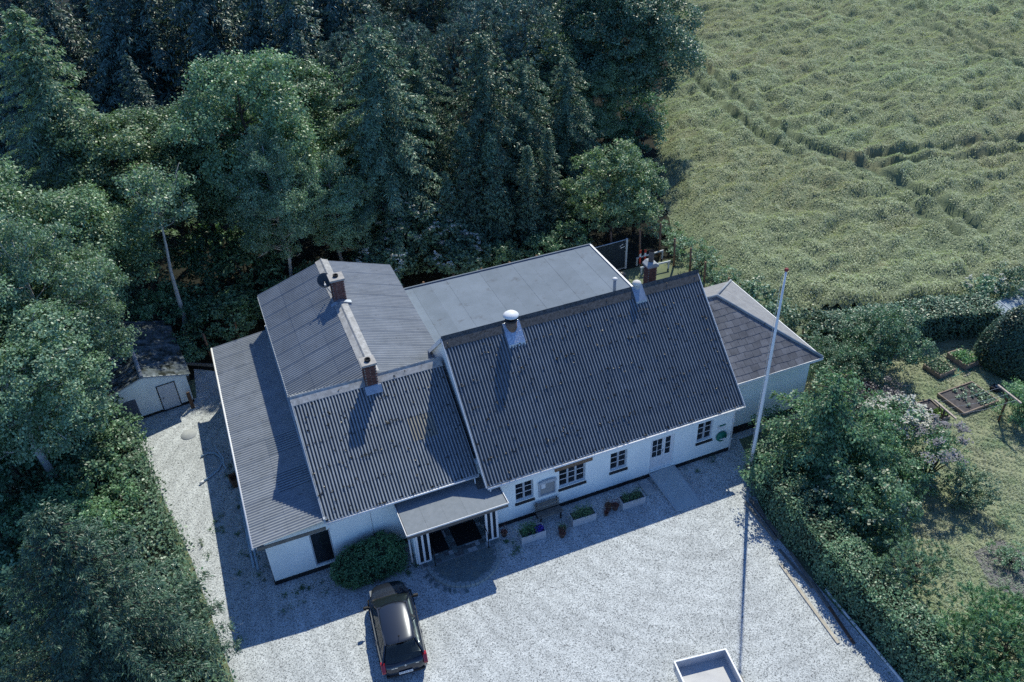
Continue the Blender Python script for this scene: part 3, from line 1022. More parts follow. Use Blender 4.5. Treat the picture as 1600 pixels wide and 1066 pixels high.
P1 = planter(1.62, -1.1, "grey planter box with purple flowers, nearest the porch")
P2 = planter(4.03, -1.1, "grey planter box with green plants in the middle, right of the bench")
P3 = planter(6.46, -1.12, "grey planter box with browning tall plants, nearest the ramp")
terra = pmat("terracotta", (.16, .09, .07), (.11, .065, .05), scale=8, rough=.85)
pot_spots = [(2.93, -1.4, .17, "terracotta pot with pale rim, behind another between two planters"), (2.82, -1.62, .14, "small terracotta pot with a red plant in front of its neighbour"),
             (5.35, -1.02, .16, "terracotta pot with dry plant between the middle and right planters"), (5.62, -1.15, .16, "dark red pot with plant close to the right planter"), (5.1, -1.3, .1, "tiny terracotta pot with an orange sprig beside the middle planter"),
             (.55, -.55, .14, "dark red pot tucked behind the right porch screen")]
POTS = []
for k, (x, y, r_, lab) in enumerate(pot_spots):
    t = thing("flower_pot", lab, "flower pot", (x, y, 0), 0, "flower pots on the gravel")
    MB().lathe([(0, .01), (r_ * .7, .01), (r_ * .98, r_ * 1.5), (r_ * 1.08, r_ * 1.5), (r_ * 1.08, r_ * 1.75), (r_ * .92, r_ * 1.75), (r_ * .9, r_ * 1.55), (0, r_ * 1.55)], 16).build("pot", terra, t)
    POTS.append((t, r_))

# ------------------------------------------------------------------ flagpole
fp = thing("flagpole", "tall white tapering flagpole with a red ball, at the right edge of the yard", "flagpole", (12.1, -1.95, 0))
MB().tube([(0, 0, .0), (0, 0, 2.0), (0, 0, 6.5), (0, 0, 11.1)], [.085, .082, .066, .04], 14).build("pole", white_paint, fp)
MB().lathe([(0, .0), (.055, .01), (.085, .04), (.085, .1), (.05, .14), (0, .15)], 14, 0, (0, 0, 11.1)).build("finial", pmat("red_ball", (.25, .04, .04), rough=.5), fp)
MB().box(.1, .26, -.13, .13, 0, 1.1).box(-.1, .1, .1, .2, 0, .7).build("base_post", wood_brown, fp, bevel=.01)
MB().tube([(-.1, 0, 1.3), (-.13, .03, 1.3), (-.13, .03, 10.9), (-.05, 0, 11.05)], .006, 5).box(-.13, -.09, -.02, .02, 1.2, 1.35).build("halyard", white_paint, fp)

# ------------------------------------------------------------------ timber on the gravel
def plank(name, a, b, w, h, mat, lab, grp, z=0.0):
    a, b = Vector((*a, 0)), Vector((*b, 0))
    ln = (b - a).length
    o = MB().box(-w / 2, w / 2, -ln / 2, ln / 2, 0, h).build(name, mat, None, bevel=.006)
    o.location = ((a + b) / 2) + Vector((0, 0, z))
    o.rotation_euler = (0, 0, math.atan2(b.y - a.y, b.x - a.x) - math.pi / 2)
    return tag(o, lab, "plank", grp)


plank("timber_plank", (10.4, -6.6), (10.1, -10.55), .13, .05, wood_pale, "pale sunlit plank lying farthest out on the gravel", "planks beside the hedge")
plank("timber_plank", (10.82, -5.95), (10.83, -8.1), .12, .05, wood_grey, "grey plank in the shade, upper left of the crossed pair", "planks beside the hedge")
plank("timber_plank", (11.12, -6.3), (10.8, -9.1), .12, .05, wood_grey, "grey plank lying across the end of its neighbour by the hedge", "planks beside the hedge", z=.05)
plank("timber_plank", (11.0, -7.9), (10.62, -10.8), .12, .05, wood_brown, "brown plank pointing towards the trailer, half in shade", "planks beside the hedge", z=.0)
plank("timber_plank", (11.05, -3.2), (10.98, -5.5), .1, .14, wood_grey, "old grey beam left of the pair by the flagpole", "old beams by the flagpole")
plank("timber_plank", (11.36, -3.1), (11.2, -5.5), .14, .16, wood_grey, "old grey beam against the hedge by the flagpole", "old beams by the flagpole")
plank("edging_board", (11.22, -8.4), (11.12, -12.9), .05, .12, white_paint, "white edging board sunk along the foot of the hedge", None)

# ------------------------------------------------------------------ trailer
tr = thing("box_trailer", "open box trailer with white rims and a bare metal bed at the lower edge", "trailer", (4.66, -9.42, 0), R(-8.5))
zinc = pmat("zinc_side", (.55, .57, .6), (.48, .5, .54), scale=5, rough=.45, metal=.25)
Wt, Lt = .97, 2.9
o = MB().box(-Wt, Wt, -Lt, 0, .5, .56).build("bed", pmat("bed_plate", (.5, .5, .5), (.42, .42, .43), scale=2.5, rough=.6, c3=(.34, .34, .35), s3=5), tr)
for nm, b in (("side_panel", (-Wt - .03, -Wt, -Lt, 0, .5, .98)), ("side_panel", (Wt, Wt + .03, -Lt, 0, .5, .98)), ("side_panel", (-Wt, Wt, -.03, 0.0, .5, .98)), ("side_panel", (-Wt, Wt, -Lt, -Lt + .03, .5, .98))):
    MB().box(*b).build(nm, zinc, tr)
MB().box(-Wt - .05, -Wt + .01, -Lt - .02, .02, .981, 1.005).box(Wt - .01, Wt + .05, -Lt - .02, .02, .981, 1.005).box(-Wt + .01, Wt - .01, -.035, .02, .981, 1.005).box(-Wt + .01, Wt - .01, -Lt - .02, -Lt + .035, .981, 1.005).build("rim", white_paint, tr)
for sx in (-1, 1):
    xx = sx * (Wt + .14)
    MB().box(xx - .1, xx + .1, -1.85, -.95, .62, .66).box(xx - .1, xx + .1, -.96, -.9, .42, .62).box(xx - .1, xx + .1, -1.9, -1.84, .42, .62).build("mudguard", black_metal, tr)
    w = MB().lathe([(0, -.08), (.17, -.08), (.28, -.07), (.29, 0), (.28, .07), (.17, .08), (0, .08)], 24).build("wheel", pmat("tyre", (.02, .02, .02), rough=.9), tr)
    w.location, w.rotation_euler = (xx, -1.4, .29), (0, math.pi / 2, 0)
    MB().box(sx * (Wt + .035) - .02, sx * (Wt + .035) + .02, -.16, -.08, .6, .97).build("latch", steel, tr)
MB().bar((0, -Lt, .48), (0, -Lt - 1.3, .45), .08, .08).build("drawbar", steel, tr)

# ------------------------------------------------------------------ car
car = thing("parked_car", "dark grey hatchback parked nose towards the clipped bush", "car", (-5.08, -3.42, 0), R(-5.5))
paint = pmat("anthracite_paint", (.02, .026, .04), rough=.25, spec=.5, metal=.35, coat=.8)
trim = pmat("black_plastic", (.01, .011, .013), rough=.6)
carglass = bpy.data.materials.new("car_glass")
carglass.use_nodes = True
_n, _l = carglass.node_tree.nodes, carglass.node_tree.links
_b = _n["Principled BSDF"]
_b.inputs["Base Color"].default_value = (.02, .03, .035, 1)
_b.inputs["Roughness"].default_value = .04
_b.inputs["Specular IOR Level"].default_value = .7
_t = _n.new("ShaderNodeBsdfTransparent")
_t.inputs[0].default_value = (.62, .7, .7, 1)
_mx = _n.new("ShaderNodeMixShader")
_mx.inputs[0].default_value = .55
_l.new(_t.outputs[0], _mx.inputs[1])
_l.new(_b.outputs[0], _mx.inputs[2])
_l.new(_mx.outputs[0], _n["Material Output"].inputs["Surface"])
# lower body: stations from rear to nose (y, half width, top height, crown, bottom)
ST = [(-2.06, .52, .56, .0, .36), (-2.04, .66, .72, .01, .28), (-1.96, .76, .88, .02, .22), (-1.8, .82, .95, .02, .2), (-1.45, .865, .955, .02, .19), (-.9, .875, .95, .02, .18), (-.2, .875, .94, .02, .18),
      (.5, .87, .93, .02, .18), (.95, .865, .94, .035, .18), (1.3, .835, .88, .06, .18), (1.58, .775, .82, .065, .2), (1.8, .68, .755, .055, .2), (1.95, .55, .68, .04, .22), (2.03, .4, .6, .02, .26), (2.06, .25, .52, .01, .32)]
prof = []
for y, w, zt, cr, zb in ST:
    h = zt - zb
    half = [(w * .9, zb), (w * .985, zb + h * .18), (w, zb + h * .45), (w * .985, zb + h * .7), (w * .94, zb + h * .9), (w * .86, zt), (w * .55, zt + cr * .8), (0, zt + cr)]
    prof.append([(x, y, z) for x, z in half] + [(-x, y, z) for x, z in half[-2::-1]])
n = len(prof[0])
m = MB()
vs = [p for q in prof for p in q]
fs = [(i * n + k, i * n + k + 1, (i + 1) * n + k + 1, (i + 1) * n + k) for i in range(len(prof) - 1) for k in range(n - 1)]
fs += [tuple(range(n)), tuple(range((len(prof) - 1) * n, len(prof) * n))[::-1]]
fs += [(i * n, (i + 1) * n, (i + 1) * n + n - 1, i * n + n - 1) for i in range(len(prof) - 1)]
m.add(vs, fs, 0, True)
body = m.build("body", paint, car)
md = body.modifiers.new("sub", 'SUBSURF')
md.levels = md.render_levels = 2
# greenhouse rings: base on the belt, top at the roof edge (y, x, z) going round
GB = {"wl": (-.74, 1.02, .95), "wr": (.74, 1.02, .95), "rl": (-.74, -1.82, .97), "rr": (.74, -1.82, .97)}
GT = {"wl": (-.56, .28, 1.43), "wr": (.56, .28, 1.43), "rl": (-.54, -1.42, 1.43), "rr": (.54, -1.42, 1.43)}


def lerp(a, b, t):
    return tuple(a[i] + (b[i] - a[i]) * t for i in range(3))


rf = MB()
nr, nc = 7, 9
g = []
for i in range(nr):
    t = i / (nr - 1)
    for j in range(nc):
        s = j / (nc - 1)
        a, b_ = lerp(GT["wl"], GT["rl"], t), lerp(GT["wr"], GT["rr"], t)
        p = lerp(a, b_, s)
        bulge = .07 * (1 - (2 * s - 1) ** 2) ** .6 + .045 * math.sin(math.pi * min(1, t * 1.0 + .06))
        yb = .07 * (1 - (2 * s - 1) ** 2) * (1 if t < .5 else -1) * abs(1 - 2 * t)
        g.append((p[0] * (1 + .05 * math.sin(math.pi * t)), p[1] + yb, p[2] + bulge - .01))
rf.add(g, [(i * nc + j, i * nc + j + 1, (i + 1) * nc + j + 1, (i + 1) * nc + j) for i in range(nr - 1) for j in range(nc - 1)], 0, True)
roofo = rf.build("roof_panel", paint, car)
md = roofo.modifiers.new("thick", 'SOLIDIFY')
md.thickness = .03
md.offset = -1
md2 = roofo.modifiers.new("sub", 'SUBSURF')
md2.levels = md2.render_levels = 1
pil = MB()
for s in (-1, 1):
    k = "l" if s < 0 else "r"
    pil.bar(GB["w" + k], GT["w" + k], .06, .05)
    pil.bar(lerp(GB["w" + k], GB["r" + k], .42), lerp(GT["w" + k], GT["r" + k], .34), .03, .09)
    pil.bar(lerp(GB["w" + k], GB["r" + k], .985), lerp(GT["w" + k], GT["r" + k], .98), .05, .17)
    pil.bar(GT["w" + k], GT["r" + k], .05, .05)
pil.bar(GT["wl"], GT["wr"], .05, .03)
pil.build("pillar", paint, car)


def pane(name, q, mat=None, bul=0.0, axis=None):
    P = MB()
    nu, nv = 9, 5
    gg = []
    for i in range(nv):
        for j in range(nu):
            a, b_ = lerp(q[0], q[3], i / (nv - 1)), lerp(q[1], q[2], i / (nv - 1))
            p = Vector(lerp(a, b_, j / (nu - 1)))
            if axis is not None:
                p += Vector(axis) * bul * (1 - (2 * j / (nu - 1) - 1) ** 2)
            gg.append(p)
    P.add(gg, [(i * nu + j, i * nu + j + 1, (i + 1) * nu + j + 1, (i + 1) * nu + j) for i in range(nv - 1) for j in range(nu - 1)], 0, True)
    return P.build(name, mat or carglass, car, fix=False)


pane("windscreen", [GB["wl"], GB["wr"], GT["wr"], GT["wl"]], bul=.12, axis=(0, 1, .25))
pane("rear_window", [(.68, -1.87, .99), (-.68, -1.87, .99), (-.53, -1.45, 1.42), (.53, -1.45, 1.42)], bul=.07, axis=(0, -1, .25))
for s in (-1, 1):
    k = "l" if s < 0 else "r"
    off = .012 * s
    for t0, t1, u0, u1 in ((.03, .405, .03, .33), (.44, .78, .37, .76), (.8, .93, .78, .92)):
        q = [lerp(GB["w" + k], GB["r" + k], t0), lerp(GB["w" + k], GB["r" + k], t1), lerp(GT["w" + k], GT["r" + k], u1), lerp(GT["w" + k], GT["r" + k], u0)]
        pane("side_window", [(p[0] + off, p[1], p[2] + (.0 if i < 2 else -.02)) for i, p in enumerate(q)])
# inside
ins = MB().box(-.7, .7, -1.7, .9, .5, .56).box(-.7, .7, .72, .98, .56, .93)
ins.build("dashboard", pmat("car_interior", (.11, .11, .115), (.08, .08, .085), scale=6, rough=.8), car)
seatm = pmat("seat_cloth", (.2, .2, .2), (.15, .15, .155), scale=9, rough=.9)
for x, y in ((-.36, .0), (.36, .0), (-.36, -.95), (.36, -.95)):
    MB().box(x - .24, x + .24, y - .1, y + .42, .56, .72).bar((x, y - .1, .66), (x, y - .3, 1.18), .46, .12, up=(0, 1, .3)).box(x - .13, x + .13, y - .38, y - .28, 1.2, 1.36).build("seat", seatm, car, bevel=.03)
MB().box(-.68, .68, -1.72, -1.3, .9, .92).build("parcel_shelf", trim, car)
# lights, plates, trim
red = pmat("tail_red", (.38, .02, .03), (.3, .02, .03), scale=9, rough=.15, coat=.6)
for s in (-1, 1):
    MB().prism([(-1.72, .98), (-1.86, .96), (-2.03, .74), (-2.045, .66), (-1.98, .63), (-1.8, .74), (-1.68, .9)], 'x', s * .705, s * .852).build("tail_light", red, car, bevel=.02)
    MB().prism([(1.35, .85), (1.55, .81), (1.74, .74), (1.8, .66), (1.74, .62), (1.5, .7)], 'x', s * .58, s * .74).build("headlight", pmat("lamp_glass", (.2, .21, .22), rough=.15, coat=.5), car, bevel=.02)
    mo = MB().box(s * .98 - .1, s * .98 + .1, .74, .84, .92, 1.04).bar((s * .8, .8, .95), (s * .92, .79, .97), .05, .04)
    mo.build("mirror", trim, car, bevel=.02)
    for y in (-1.3, 1.28):
        w = MB().lathe([(0, -.09), (.2, -.1), (.29, -.1), (.315, -.06), (.315, .06), (.29, .1), (.2, .1), (.18, .07), (0, .075)], 28).build("wheel", pmat("tyre", (.02, .02, .02), rough=.9), car)
        w.location, w.rotation_euler = (s * .78, y, .315), (0, s * math.pi / 2, 0)
        rim = MB().lathe([(0, .08), (.06, .09), (.19, .075), (.2, .095), (.215, .1)], 20).build("rim", steel, w)
    for y in (.12, -.85):
        MB().box(s * .865, s * .895, y, y + .18, .8, .83).build("handle", paint, car, bevel=.008)
    MB().bar((s * .86, -1.6, .5), (s * .88, 1.3, .5), .04, .07).build("side_strip", trim, car, bevel=.01)
MB().box(-.72, .72, -2.085, -1.97, .4, .5).build("bumper_strip", trim, car, bevel=.03)
pl = MB().box(-.26, .26, -2.105, -2.09, .5, .62).build("number_plate", white_paint, car)
text("lettering", "CW 54 701", .1, black_metal, pl, (0, -2.107, .56), sx=1.0, ext=.001)
em = MB().prism([(.0, .05), (.02, .018), (.05, .03), (.03, -.0), (.045, -.05), (.012, -.03), (-.02, -.055), (-.02, -.015), (-.05, -.005), (-.02, .02)], 'y', -.012, .0).build("badge", steel, car)
em.location, em.rotation_euler = (0.02, -2.0, .83), (R(-18), 0, 0)
MB().box(-.5, -.27, -2.02, -2.005, .785, .805).box(.4, .52, -2.02, -2.005, .79, .81).build("badge", steel, car)
MB().bar((.02, -1.9, .98), (-.0, -1.84, 1.02), .03, .03).bar((0, -1.885, 1.0), (.42, -1.8, 1.1), .018, .014).build("rear_wiper", trim, car)
MB().bar((-.62, 1.07, 1.0), (.05, 1.06, 1.03), .02, .015).bar((0, 1.1, 1.0), (.6, 1.02, 1.02), .02, .015).box(-.68, .68, 1.03, 1.12, .935, .955).build("wiper", trim, car)
MB().tube([(0, -1.22, 1.5), (.0, -1.42, 1.72)], .008, 6).lathe([(0, .03), (.035, .02), (.04, 0)], 10, 0, (0, -1.2, 1.49)).build("aerial", trim, car)

# ------------------------------------------------------------------ left side of the house
sh = thing("garden_shed", "small white shed with mossy dark tiled roof at the end of the drive", "shed", (-13.05, 14.4, 0), R(7))
m = MB()
HW, EH, RH, DP = 2.02, 1.85, 2.5, 5.4
mb = MB()
mb.prism([(-HW, .15), (HW, .15), (HW, EH), (0, RH), (-HW, EH)], 'y', 0, .22)
mb.box(-HW, -HW + .2, .225, DP, .15, EH - .02).box(HW - .2, HW, .225, DP, .15, EH - .02)
mb.prism([(-HW + .21, .15), (HW - .21, .15), (HW - .21, EH - .03), (0, RH - .06), (-HW + .21, EH - .03)], 'y', DP - .2, DP)
mb.build("wall", white, sh)
MB().box(-HW - .02, HW + .02, -.02, DP, 0, .15).build("plinth", tar, sh)
sroof = MB()
for s in (-1, 1):
    sroof.add([(0, -.12, RH + .04), (s * (HW + .18), -.12, EH - .02), (s * (HW + .18), DP + .1, EH - .02), (0, DP + .1, RH + .04)], [(0, 1, 2, 3)])
sro = sroof.build("roof", pmat("old_tile_bed", (.05, .055, .06), (.03, .033, .033), scale=5, rough=.95), sh)
tile_m = pmat("mossy_tile", (.16, .19, .215), (.075, .095, .1), scale=3, rough=.95, rnd=.3, c3=(.02, .026, .02), s3=2.5, t3=(.45, .62))
tme = MB().add([(0, 0, .03), (.2, 0, .034), (.3, 0, .05), (.3, .36, .03), (.2, .36, .012), (0, .36, .008), (0, 0, .0), (.2, 0, .006), (.3, 0, .02)], [(0, 1, 4, 5), (1, 2, 3, 4), (6, 7, 1, 0), (7, 8, 2, 1)]).mesh("roof_tile", tile_m)
slr = math.hypot(HW + .18, RH - EH + .06)
for s in (1, -1):
    v = Vector((-s * (HW + .18), 0, RH - EH + .06)).normalized()
    u = Vector((0, s, 0))
    nn = u.cross(v)
    O = Vector((s * (HW + .2), -.14 if s > 0 else DP + .12, EH - .03))
    for r in range(int(slr / .3) + 1):
        for c in range(int((DP + .3) / .3)):
            if s < 0 and c < 6:
                continue
            o = link("roof_tile", tme, sro)
            M = Matrix((u, v, nn)).transposed().to_4x4()
            M.translation = O + u * (c * .3) + v * (r * .3 - .02 + rng0.uniform(-.015, .015)) + nn * rng0.uniform(.004, .016)
            o.matrix_local = M
MB().tube([(0, -.14, RH + .06), (0, DP + .12, RH + .06)], .11, 8).build("ridge_cap", fibre_light, sro)
for s in (-1, 1):
    MB().bar((s * (HW + .16), -.1, EH - .04), (0, -.1, RH + .02), .03, .1).build("bargeboard", grey_paint, sro)
dd = MB().box(.52, 1.36, -.03, -.002, .1, 1.62).build("door", pmat("shed_door", (.6, .62, .65), (.52, .54, .58), scale=3, rough=.7), sh)
MB().box(.47, .52, -.035, -.002, .1, 1.66).box(1.36, 1.41, -.035, -.002, .1, 1.66).box(.52, 1.36, -.035, -.002, 1.62, 1.66).build("door_frame", tar, dd)
MB().tube([(.62, -.03, .85), (.62, -.07, .85), (.7, -.07, .85)], .014).build("handle", black_metal, dd)
MB().box(-1.45, -.62, -.03, -.002, .35, 1.32).build("shutter", pmat("blue_grey_shutter", (.1, .13, .17), (.08, .1, .14), scale=3, rough=.7), sh)
MB().box(-1.48, -.59, -.06, -.031, .3, .349).build("sill", tar, sh)
o = MB().box(-.09, .09, -.05, .05, 0, .95).build("short_plank", wood_brown, None, bevel=.006)
o.location, o.rotation_euler = (-11.15, 14.1, 0), (R(-12), 0, R(10))
tag(o, "short brown plank leaning upright on the shed corner", "plank")
o = MB().bar((-11.2, 16.7, 1.15), (-9.35, 15.6, 1.15), .05, .16).box(-11.2, -11.1, 16.65, 16.75, 0, 1.1).box(-9.45, -9.35, 15.6, 15.7, 0, 1.1).build("wooden_rail", wood_grey, None)
tag(o, "weathered wooden rail between the shed and the lean-to", "fence rail")
mc = MB().lathe([(0, .03), (.38, .03), (.4, .0)], 28).build("manhole_cover", concrete, None)
mc.location = (-11.56, 12.04, .004)
tag(mc, "round concrete manhole cover in the shaded gravel by the shed", "manhole cover")
ho = thing("drain_hose", "curled pale blue flexible drain hose lying on the gravel by the lean-to", "hose", (-10.6, 9.2, 0))
hm = pmat("pale_blue_hose", (.42, .55, .66), (.35, .47, .58), scale=9, rough=.6)
a = [(-.55 + 0, .85), (-.2, .95), (.12, .8), (.32, .4), (.35, -.1), (.1, -.5), (-.25, -.75), (-.6, -.95)]
MB().tube([(x, y, .06) for x, y in a], .05, 8).build("hose", hm, ho)
b = [(.2, 1.3), (.22, .9), (.36, .5), (.45, .1), (.42, -.3), (.5, -.7)]
MB().tube([(x, y, .16) for x, y in b], .045, 8).build("hose", hm, ho)
MB().tube([(-.6, -.95, .06), (-.78, -1.05, .07)], .062, 10).build("hose_end", white_paint, ho)
# long pipes lying along the lean-to wall
for k, (x, lab) in enumerate(((-9.62, "grey blue pipe lying closest to the lean-to wall"), (-9.78, "grey blue pipe lying outermost along the lean-to wall"))):
    o = MB().tube([(0, -2.4, .06), (0, 2.2, .06)], .055, 8).build("long_pipe", hm, None)
    o.location = (x, 4.3 + .2 * k, 0)
    tag(o, lab, "pipe", "pipes along the lean-to wall")
ct = thing("wooden_crate", "open wooden crate of scrap under the lean-to eave by the hose", "crate", (-9.62, 7.6, 0), R(12))
for q in ((-.4, .4, -.3, -.27), (-.4, .4, .27, .3), (-.4, -.37, -.27, .27), (.37, .4, -.27, .27)):
    MB().box(*q, 0, .4).build("side_board", wood_brown, ct)
MB().box(-.37, .37, -.27, .27, 0, .05).build("bottom_board", wood_brown, ct)

# ------------------------------------------------------------------ posts, barrier, mesh panel behind
post_me = MB().tube([(0, 0, -.05), (.012, 0, 1.0), (0, .01, 2.0)], [.075, .07, .065], 8).mesh("fence_post", pmat("rust_brown_post", (.2, .12, .08), (.13, .085, .06), scale=5, rough=.85, rnd=.15))
PP = [(-9.75, 17.9, .95, "leftmost of the brown posts, behind the shed"), (-8.1, 18.3, 1.0, "brown post at the forest edge left of the cross wing"),
      (-5.3, 18.0, 1.0, "brown post standing in the dark shrubs behind the cross wing"), (2.75, 17.6, 1.0, "brown post just right of the cross wing, behind the flat roof"),
      (4.6, 17.6, 1.0, "second brown post from the cross wing behind the flat roof"), (6.4, 17.6, 1.0, "third brown post from the cross wing behind the flat roof"),
      (8.2, 17.6, 1.0, "fourth brown post from the cross wing behind the flat roof"), (10.0, 17.6, 1.0, "fifth brown post from the cross wing, near the mesh panel"),
      (15.2, 17.5, 1.2, "brown post standing behind the mesh panel"), (17.05, 17.1, 1.15, "brown post left of the red and white boards"),
      (18.55, 17.2, 1.2, "brown post at the forest corner right of the red and white boards"), (18.75, 15.7, 1.0, "tall brown post among the brambles right of the brick chimney"),
      (19.05, 14.3, .98, "brown post in the middle of the bramble patch"), (18.9, 12.5, 1.0, "brown post behind the right end of the dark ridge"), (19.15, 10.6, .95, "brown post just above the tiled hip")]
for x, y, s, lab in PP:
    o = link("fence_post", post_me)
    o.location, o.scale = (x, y, 0), (1, 1, s)
    o.rotation_euler = (R(random.Random(x).uniform(-2, 2)), R(random.Random(y).uniform(-2, 2)), 0)
    tag(o, lab, "post", "wooden posts along the forest edge")
mp = thing("mesh_panel", "dark wire mesh fence panel in a grey frame at the corner of the flat roof", "fence panel", (14.5, 16.75, 0), R(2))
MB().tube([(-1.35, 0, .05), (-1.35, 0, 2.1), (1.35, 0, 2.1), (1.35, 0, .05), (-1.35, 0, .05)], .035, 6).box(1.3, 1.42, -.05, .05, 0, 2.15).build("frame", grey_paint, mp)
wm = MB()
for k in range(1, 26):
    x = -1.35 + k * .104
    wm.box(x - .008, x + .008, -.008, .008, .05, 2.1)
for k in range(1, 11):
    wm.box(-1.35, 1.35, -.012, -.004, .05 + k * .19, .07 + k * .19)
wm.build("wire_mesh", pmat("dark_wire", (.03, .045, .06), rough=.5), mp)
MB().box(-1.3, 1.28, .02, .035, .1, 2.05).build("shade_cloth", pmat("shade_cloth", (.018, .03, .042), (.03, .045, .06), scale=4, rough=.9), mp)
MB().bar((.85, -.03, 1.72), (1.1, -.03, 1.85), .015, .03).bar((.9, -.03, 1.6), (1.2, -.03, 1.64), .015, .04).build("label_plate", white_paint, mp)
redw = pmat("signal_red", (.5, .05, .035), rough=.5)
for x, y, lab in ((16.75, 16.55, "red and white marker board, left of the pair by the forest"), (17.08, 16.5, "red and white marker board, right of the pair by the forest")):
    t = thing("marker_board", lab, "marker board", (x, y, 0), R(6), "red and white marker boards")
    for k in range(4):
        b = MB().box(-.06, .06, -.02, .02, .25 + k * .24, .25 + (k + 1) * .24).build("stripe", redw if k != 2 else white_paint, t)
    MB().box(-.02, .02, .021, .05, 0, 1.2).build("stake", wood_grey, t)
o = MB().bar((16.3, 15.7, .5), (18.4, 15.6, .5), .06, .1).box(16.35, 16.43, 15.66, 15.74, 0, .45).box(18.25, 18.33, 15.56, 15.64, 0, .45).build("barrier_rail", pmat("pale_rail", (.5, .54, .57), rough=.6), None)
tag(o, "pale low barrier rail in front of the marker boards", "rail")
o = MB().bar((16.6, 16.75, .55), (18.6, 16.8, .62), .06, .08).box(16.62, 16.7, 16.72, 16.8, 0, .5).box(18.5, 18.58, 16.76, 16.84, 0, .57).build("barrier_rail", pmat("pale_rail", (.5, .54, .57), rough=.6), None)
tag(o, "pale low rail passing behind the marker boards", "rail")
gr_ = thing("kettle_grill", "black grill on legs beside the flat roof corner", "grill", (14.5, 14.9, 0))
MB().lathe([(0, .55), (.2, .6), (.3, .75), (.31, .85), (.28, .98), (.15, 1.08), (0, 1.1)], 18).build("bowl", black_metal, gr_)
for a in (0, 2.1, 4.2):
    MB().tube([(.2 * math.cos(a), .2 * math.sin(a), .62), (.34 * math.cos(a), .34 * math.sin(a), 0)], .016, 6).build("leg", steel, gr_)

# ------------------------------------------------------------------ garden on the right
def bed(name, cx, cy, w, d, rz, h, lab, mat):
    t = thing(name, lab, "garden bed", (cx, cy, 0), R(rz), "wood-edged vegetable beds")
    for q in ((-w / 2, w / 2, -d / 2, -d / 2 + .06), (-w / 2, w / 2, d / 2 - .06, d / 2), (-w / 2, -w / 2 + .06, -d / 2 + .06, d / 2 - .06), (w / 2 - .06, w / 2, -d / 2 + .06, d / 2 - .06)):
        MB().box(*q, 0, h).build("edge_board", mat, t)
    MB().box(-w / 2 + .06, w / 2 - .06, -d / 2 + .06, d / 2 - .06, 0, h - .06).build("soil", soil, t)
    return t


board_m = pmat("bed_board", (.3, .24, .2), (.2, .16, .135), scale=4, rough=.85)
BED1 = bed("vegetable_bed", 25.25, -1.85, 2.3, 1.72, 1, .2, "large square bed of dark soil with rows of pale seedlings", board_m)
BED2 = bed("vegetable_bed", 27.4, .62, .95, 1.28, 1, .35, "raised bed full of green leaves beside the cone-shaped bush", board_m)
BED3 = bed("vegetable_bed", 25.7, .55, 1.12, 1.1, 4, .28, "raised bed under green netting beside the round tree", board_m)
BED4 = bed("vegetable_bed", 22.45, -1.8, 1.95, 1.45, -5, .18, "bed with two rows of bright lettuce by the near clothes post", board_m)
netm = pmat("green_net", (.02, .2, .17), (.015, .16, .13), scale=3, rough=.8)
for k, (a, b, lab) in enumerate((((26.93, 1.45), (27.0, -.33), "pale batten lying left of the leafy raised bed"), ((28.0, 1.4), (27.98, -.35), "pale batten lying right of the leafy raised bed"), ((26.95, -.36), (26.5, -.38), "short pale batten on the lawn below the raised beds"))):
    plank("batten", a, b, .05, .05, wood_pale, lab, "battens round the raised beds")
nt_ = MB()
rr = random.Random(2)
for k in range(26):
    x, y = rr.uniform(25.3, 28.0), rr.uniform(-.25, .1)
    nt_.bar((x, y, .02), (x + rr.uniform(-.5, .5), y + rr.uniform(-.25, .25), .03 + rr.uniform(0, .12)), .03, .012)
tag(nt_.build("garden_net", netm, None), "crumpled green garden netting on the lawn below the raised beds", "netting")


def tpost(x, y, rz, h, lab):
    t = thing("clothes_post", lab, "clothes post", (x, y, 0), R(rz), "clothes posts on the lawn")
    MB().tube([(0, 0, 0), (0, 0, h)], .05, 8).build("post", wood_brown, t)
    MB().box(-.72, .72, -.04, .04, h, h + .07).build("crossbar", pmat("pale_bar", (.52, .44, .38), (.4, .33, .28), scale=4, rough=.8), t)
    MB().bar((-.35, .03, h), (0, .03, h - .4), .03, .04).bar((.35, .03, h), (0, .03, h - .4), .03, .04).build("brace", wood_brown, t)
    return t


tpost(25.35, -3.7, 86, 1.7, "brown T-shaped clothes post farther right, by the small round bush")
tpost(21.8, -3.3, 86, 1.7, "brown T-shaped clothes post nearer the house, beside the lettuce bed")
cl = MB()
for o_ in (-.5, 0, .5):
    q = Vector((math.cos(R(86)), math.sin(R(86)), 0)) * o_
    a, b = Vector((21.8, -3.3, 1.78)) + q, Vector((25.35, -3.7, 1.78)) + q
    cl.tube([a, (a + b) / 2 - Vector((0, 0, .12)), b], .006, 4)
tag(cl.build("clothes_line", grey_paint, None), "thin clothes lines strung between the two T-shaped posts", "clothes line")
mw = thing("robot_mower", "small black robot lawn mower on the grass beside the square bed", "lawn mower", (27.15, -1.85, 0), R(30))
MB().lathe([(0, .24), (.14, .23), (.24, .17), (.28, .08), (.26, .05), (0, .05)], 20).build("body", black_metal, mw)
for a in (.8, 2.3):
    w = MB().lathe([(0, -.03), (.1, -.03), (.1, .03), (0, .03)], 14).build("wheel", trim, mw)
    w.location, w.rotation_euler = (.24 * math.cos(a), .24 * math.sin(a), .1), (math.pi / 2, 0, a - .8)
MB().box(-.08, .08, -.06, .08, .24, .25).build("lid", steel, mw)
gh = thing("cold_frame", "glass-topped cold frame beside the cone-shaped bush", "cold frame", (32.9, 2.3, 0), R(12))
frame_m = pmat("alu_frame", (.6, .63, .66), rough=.4, metal=.3)
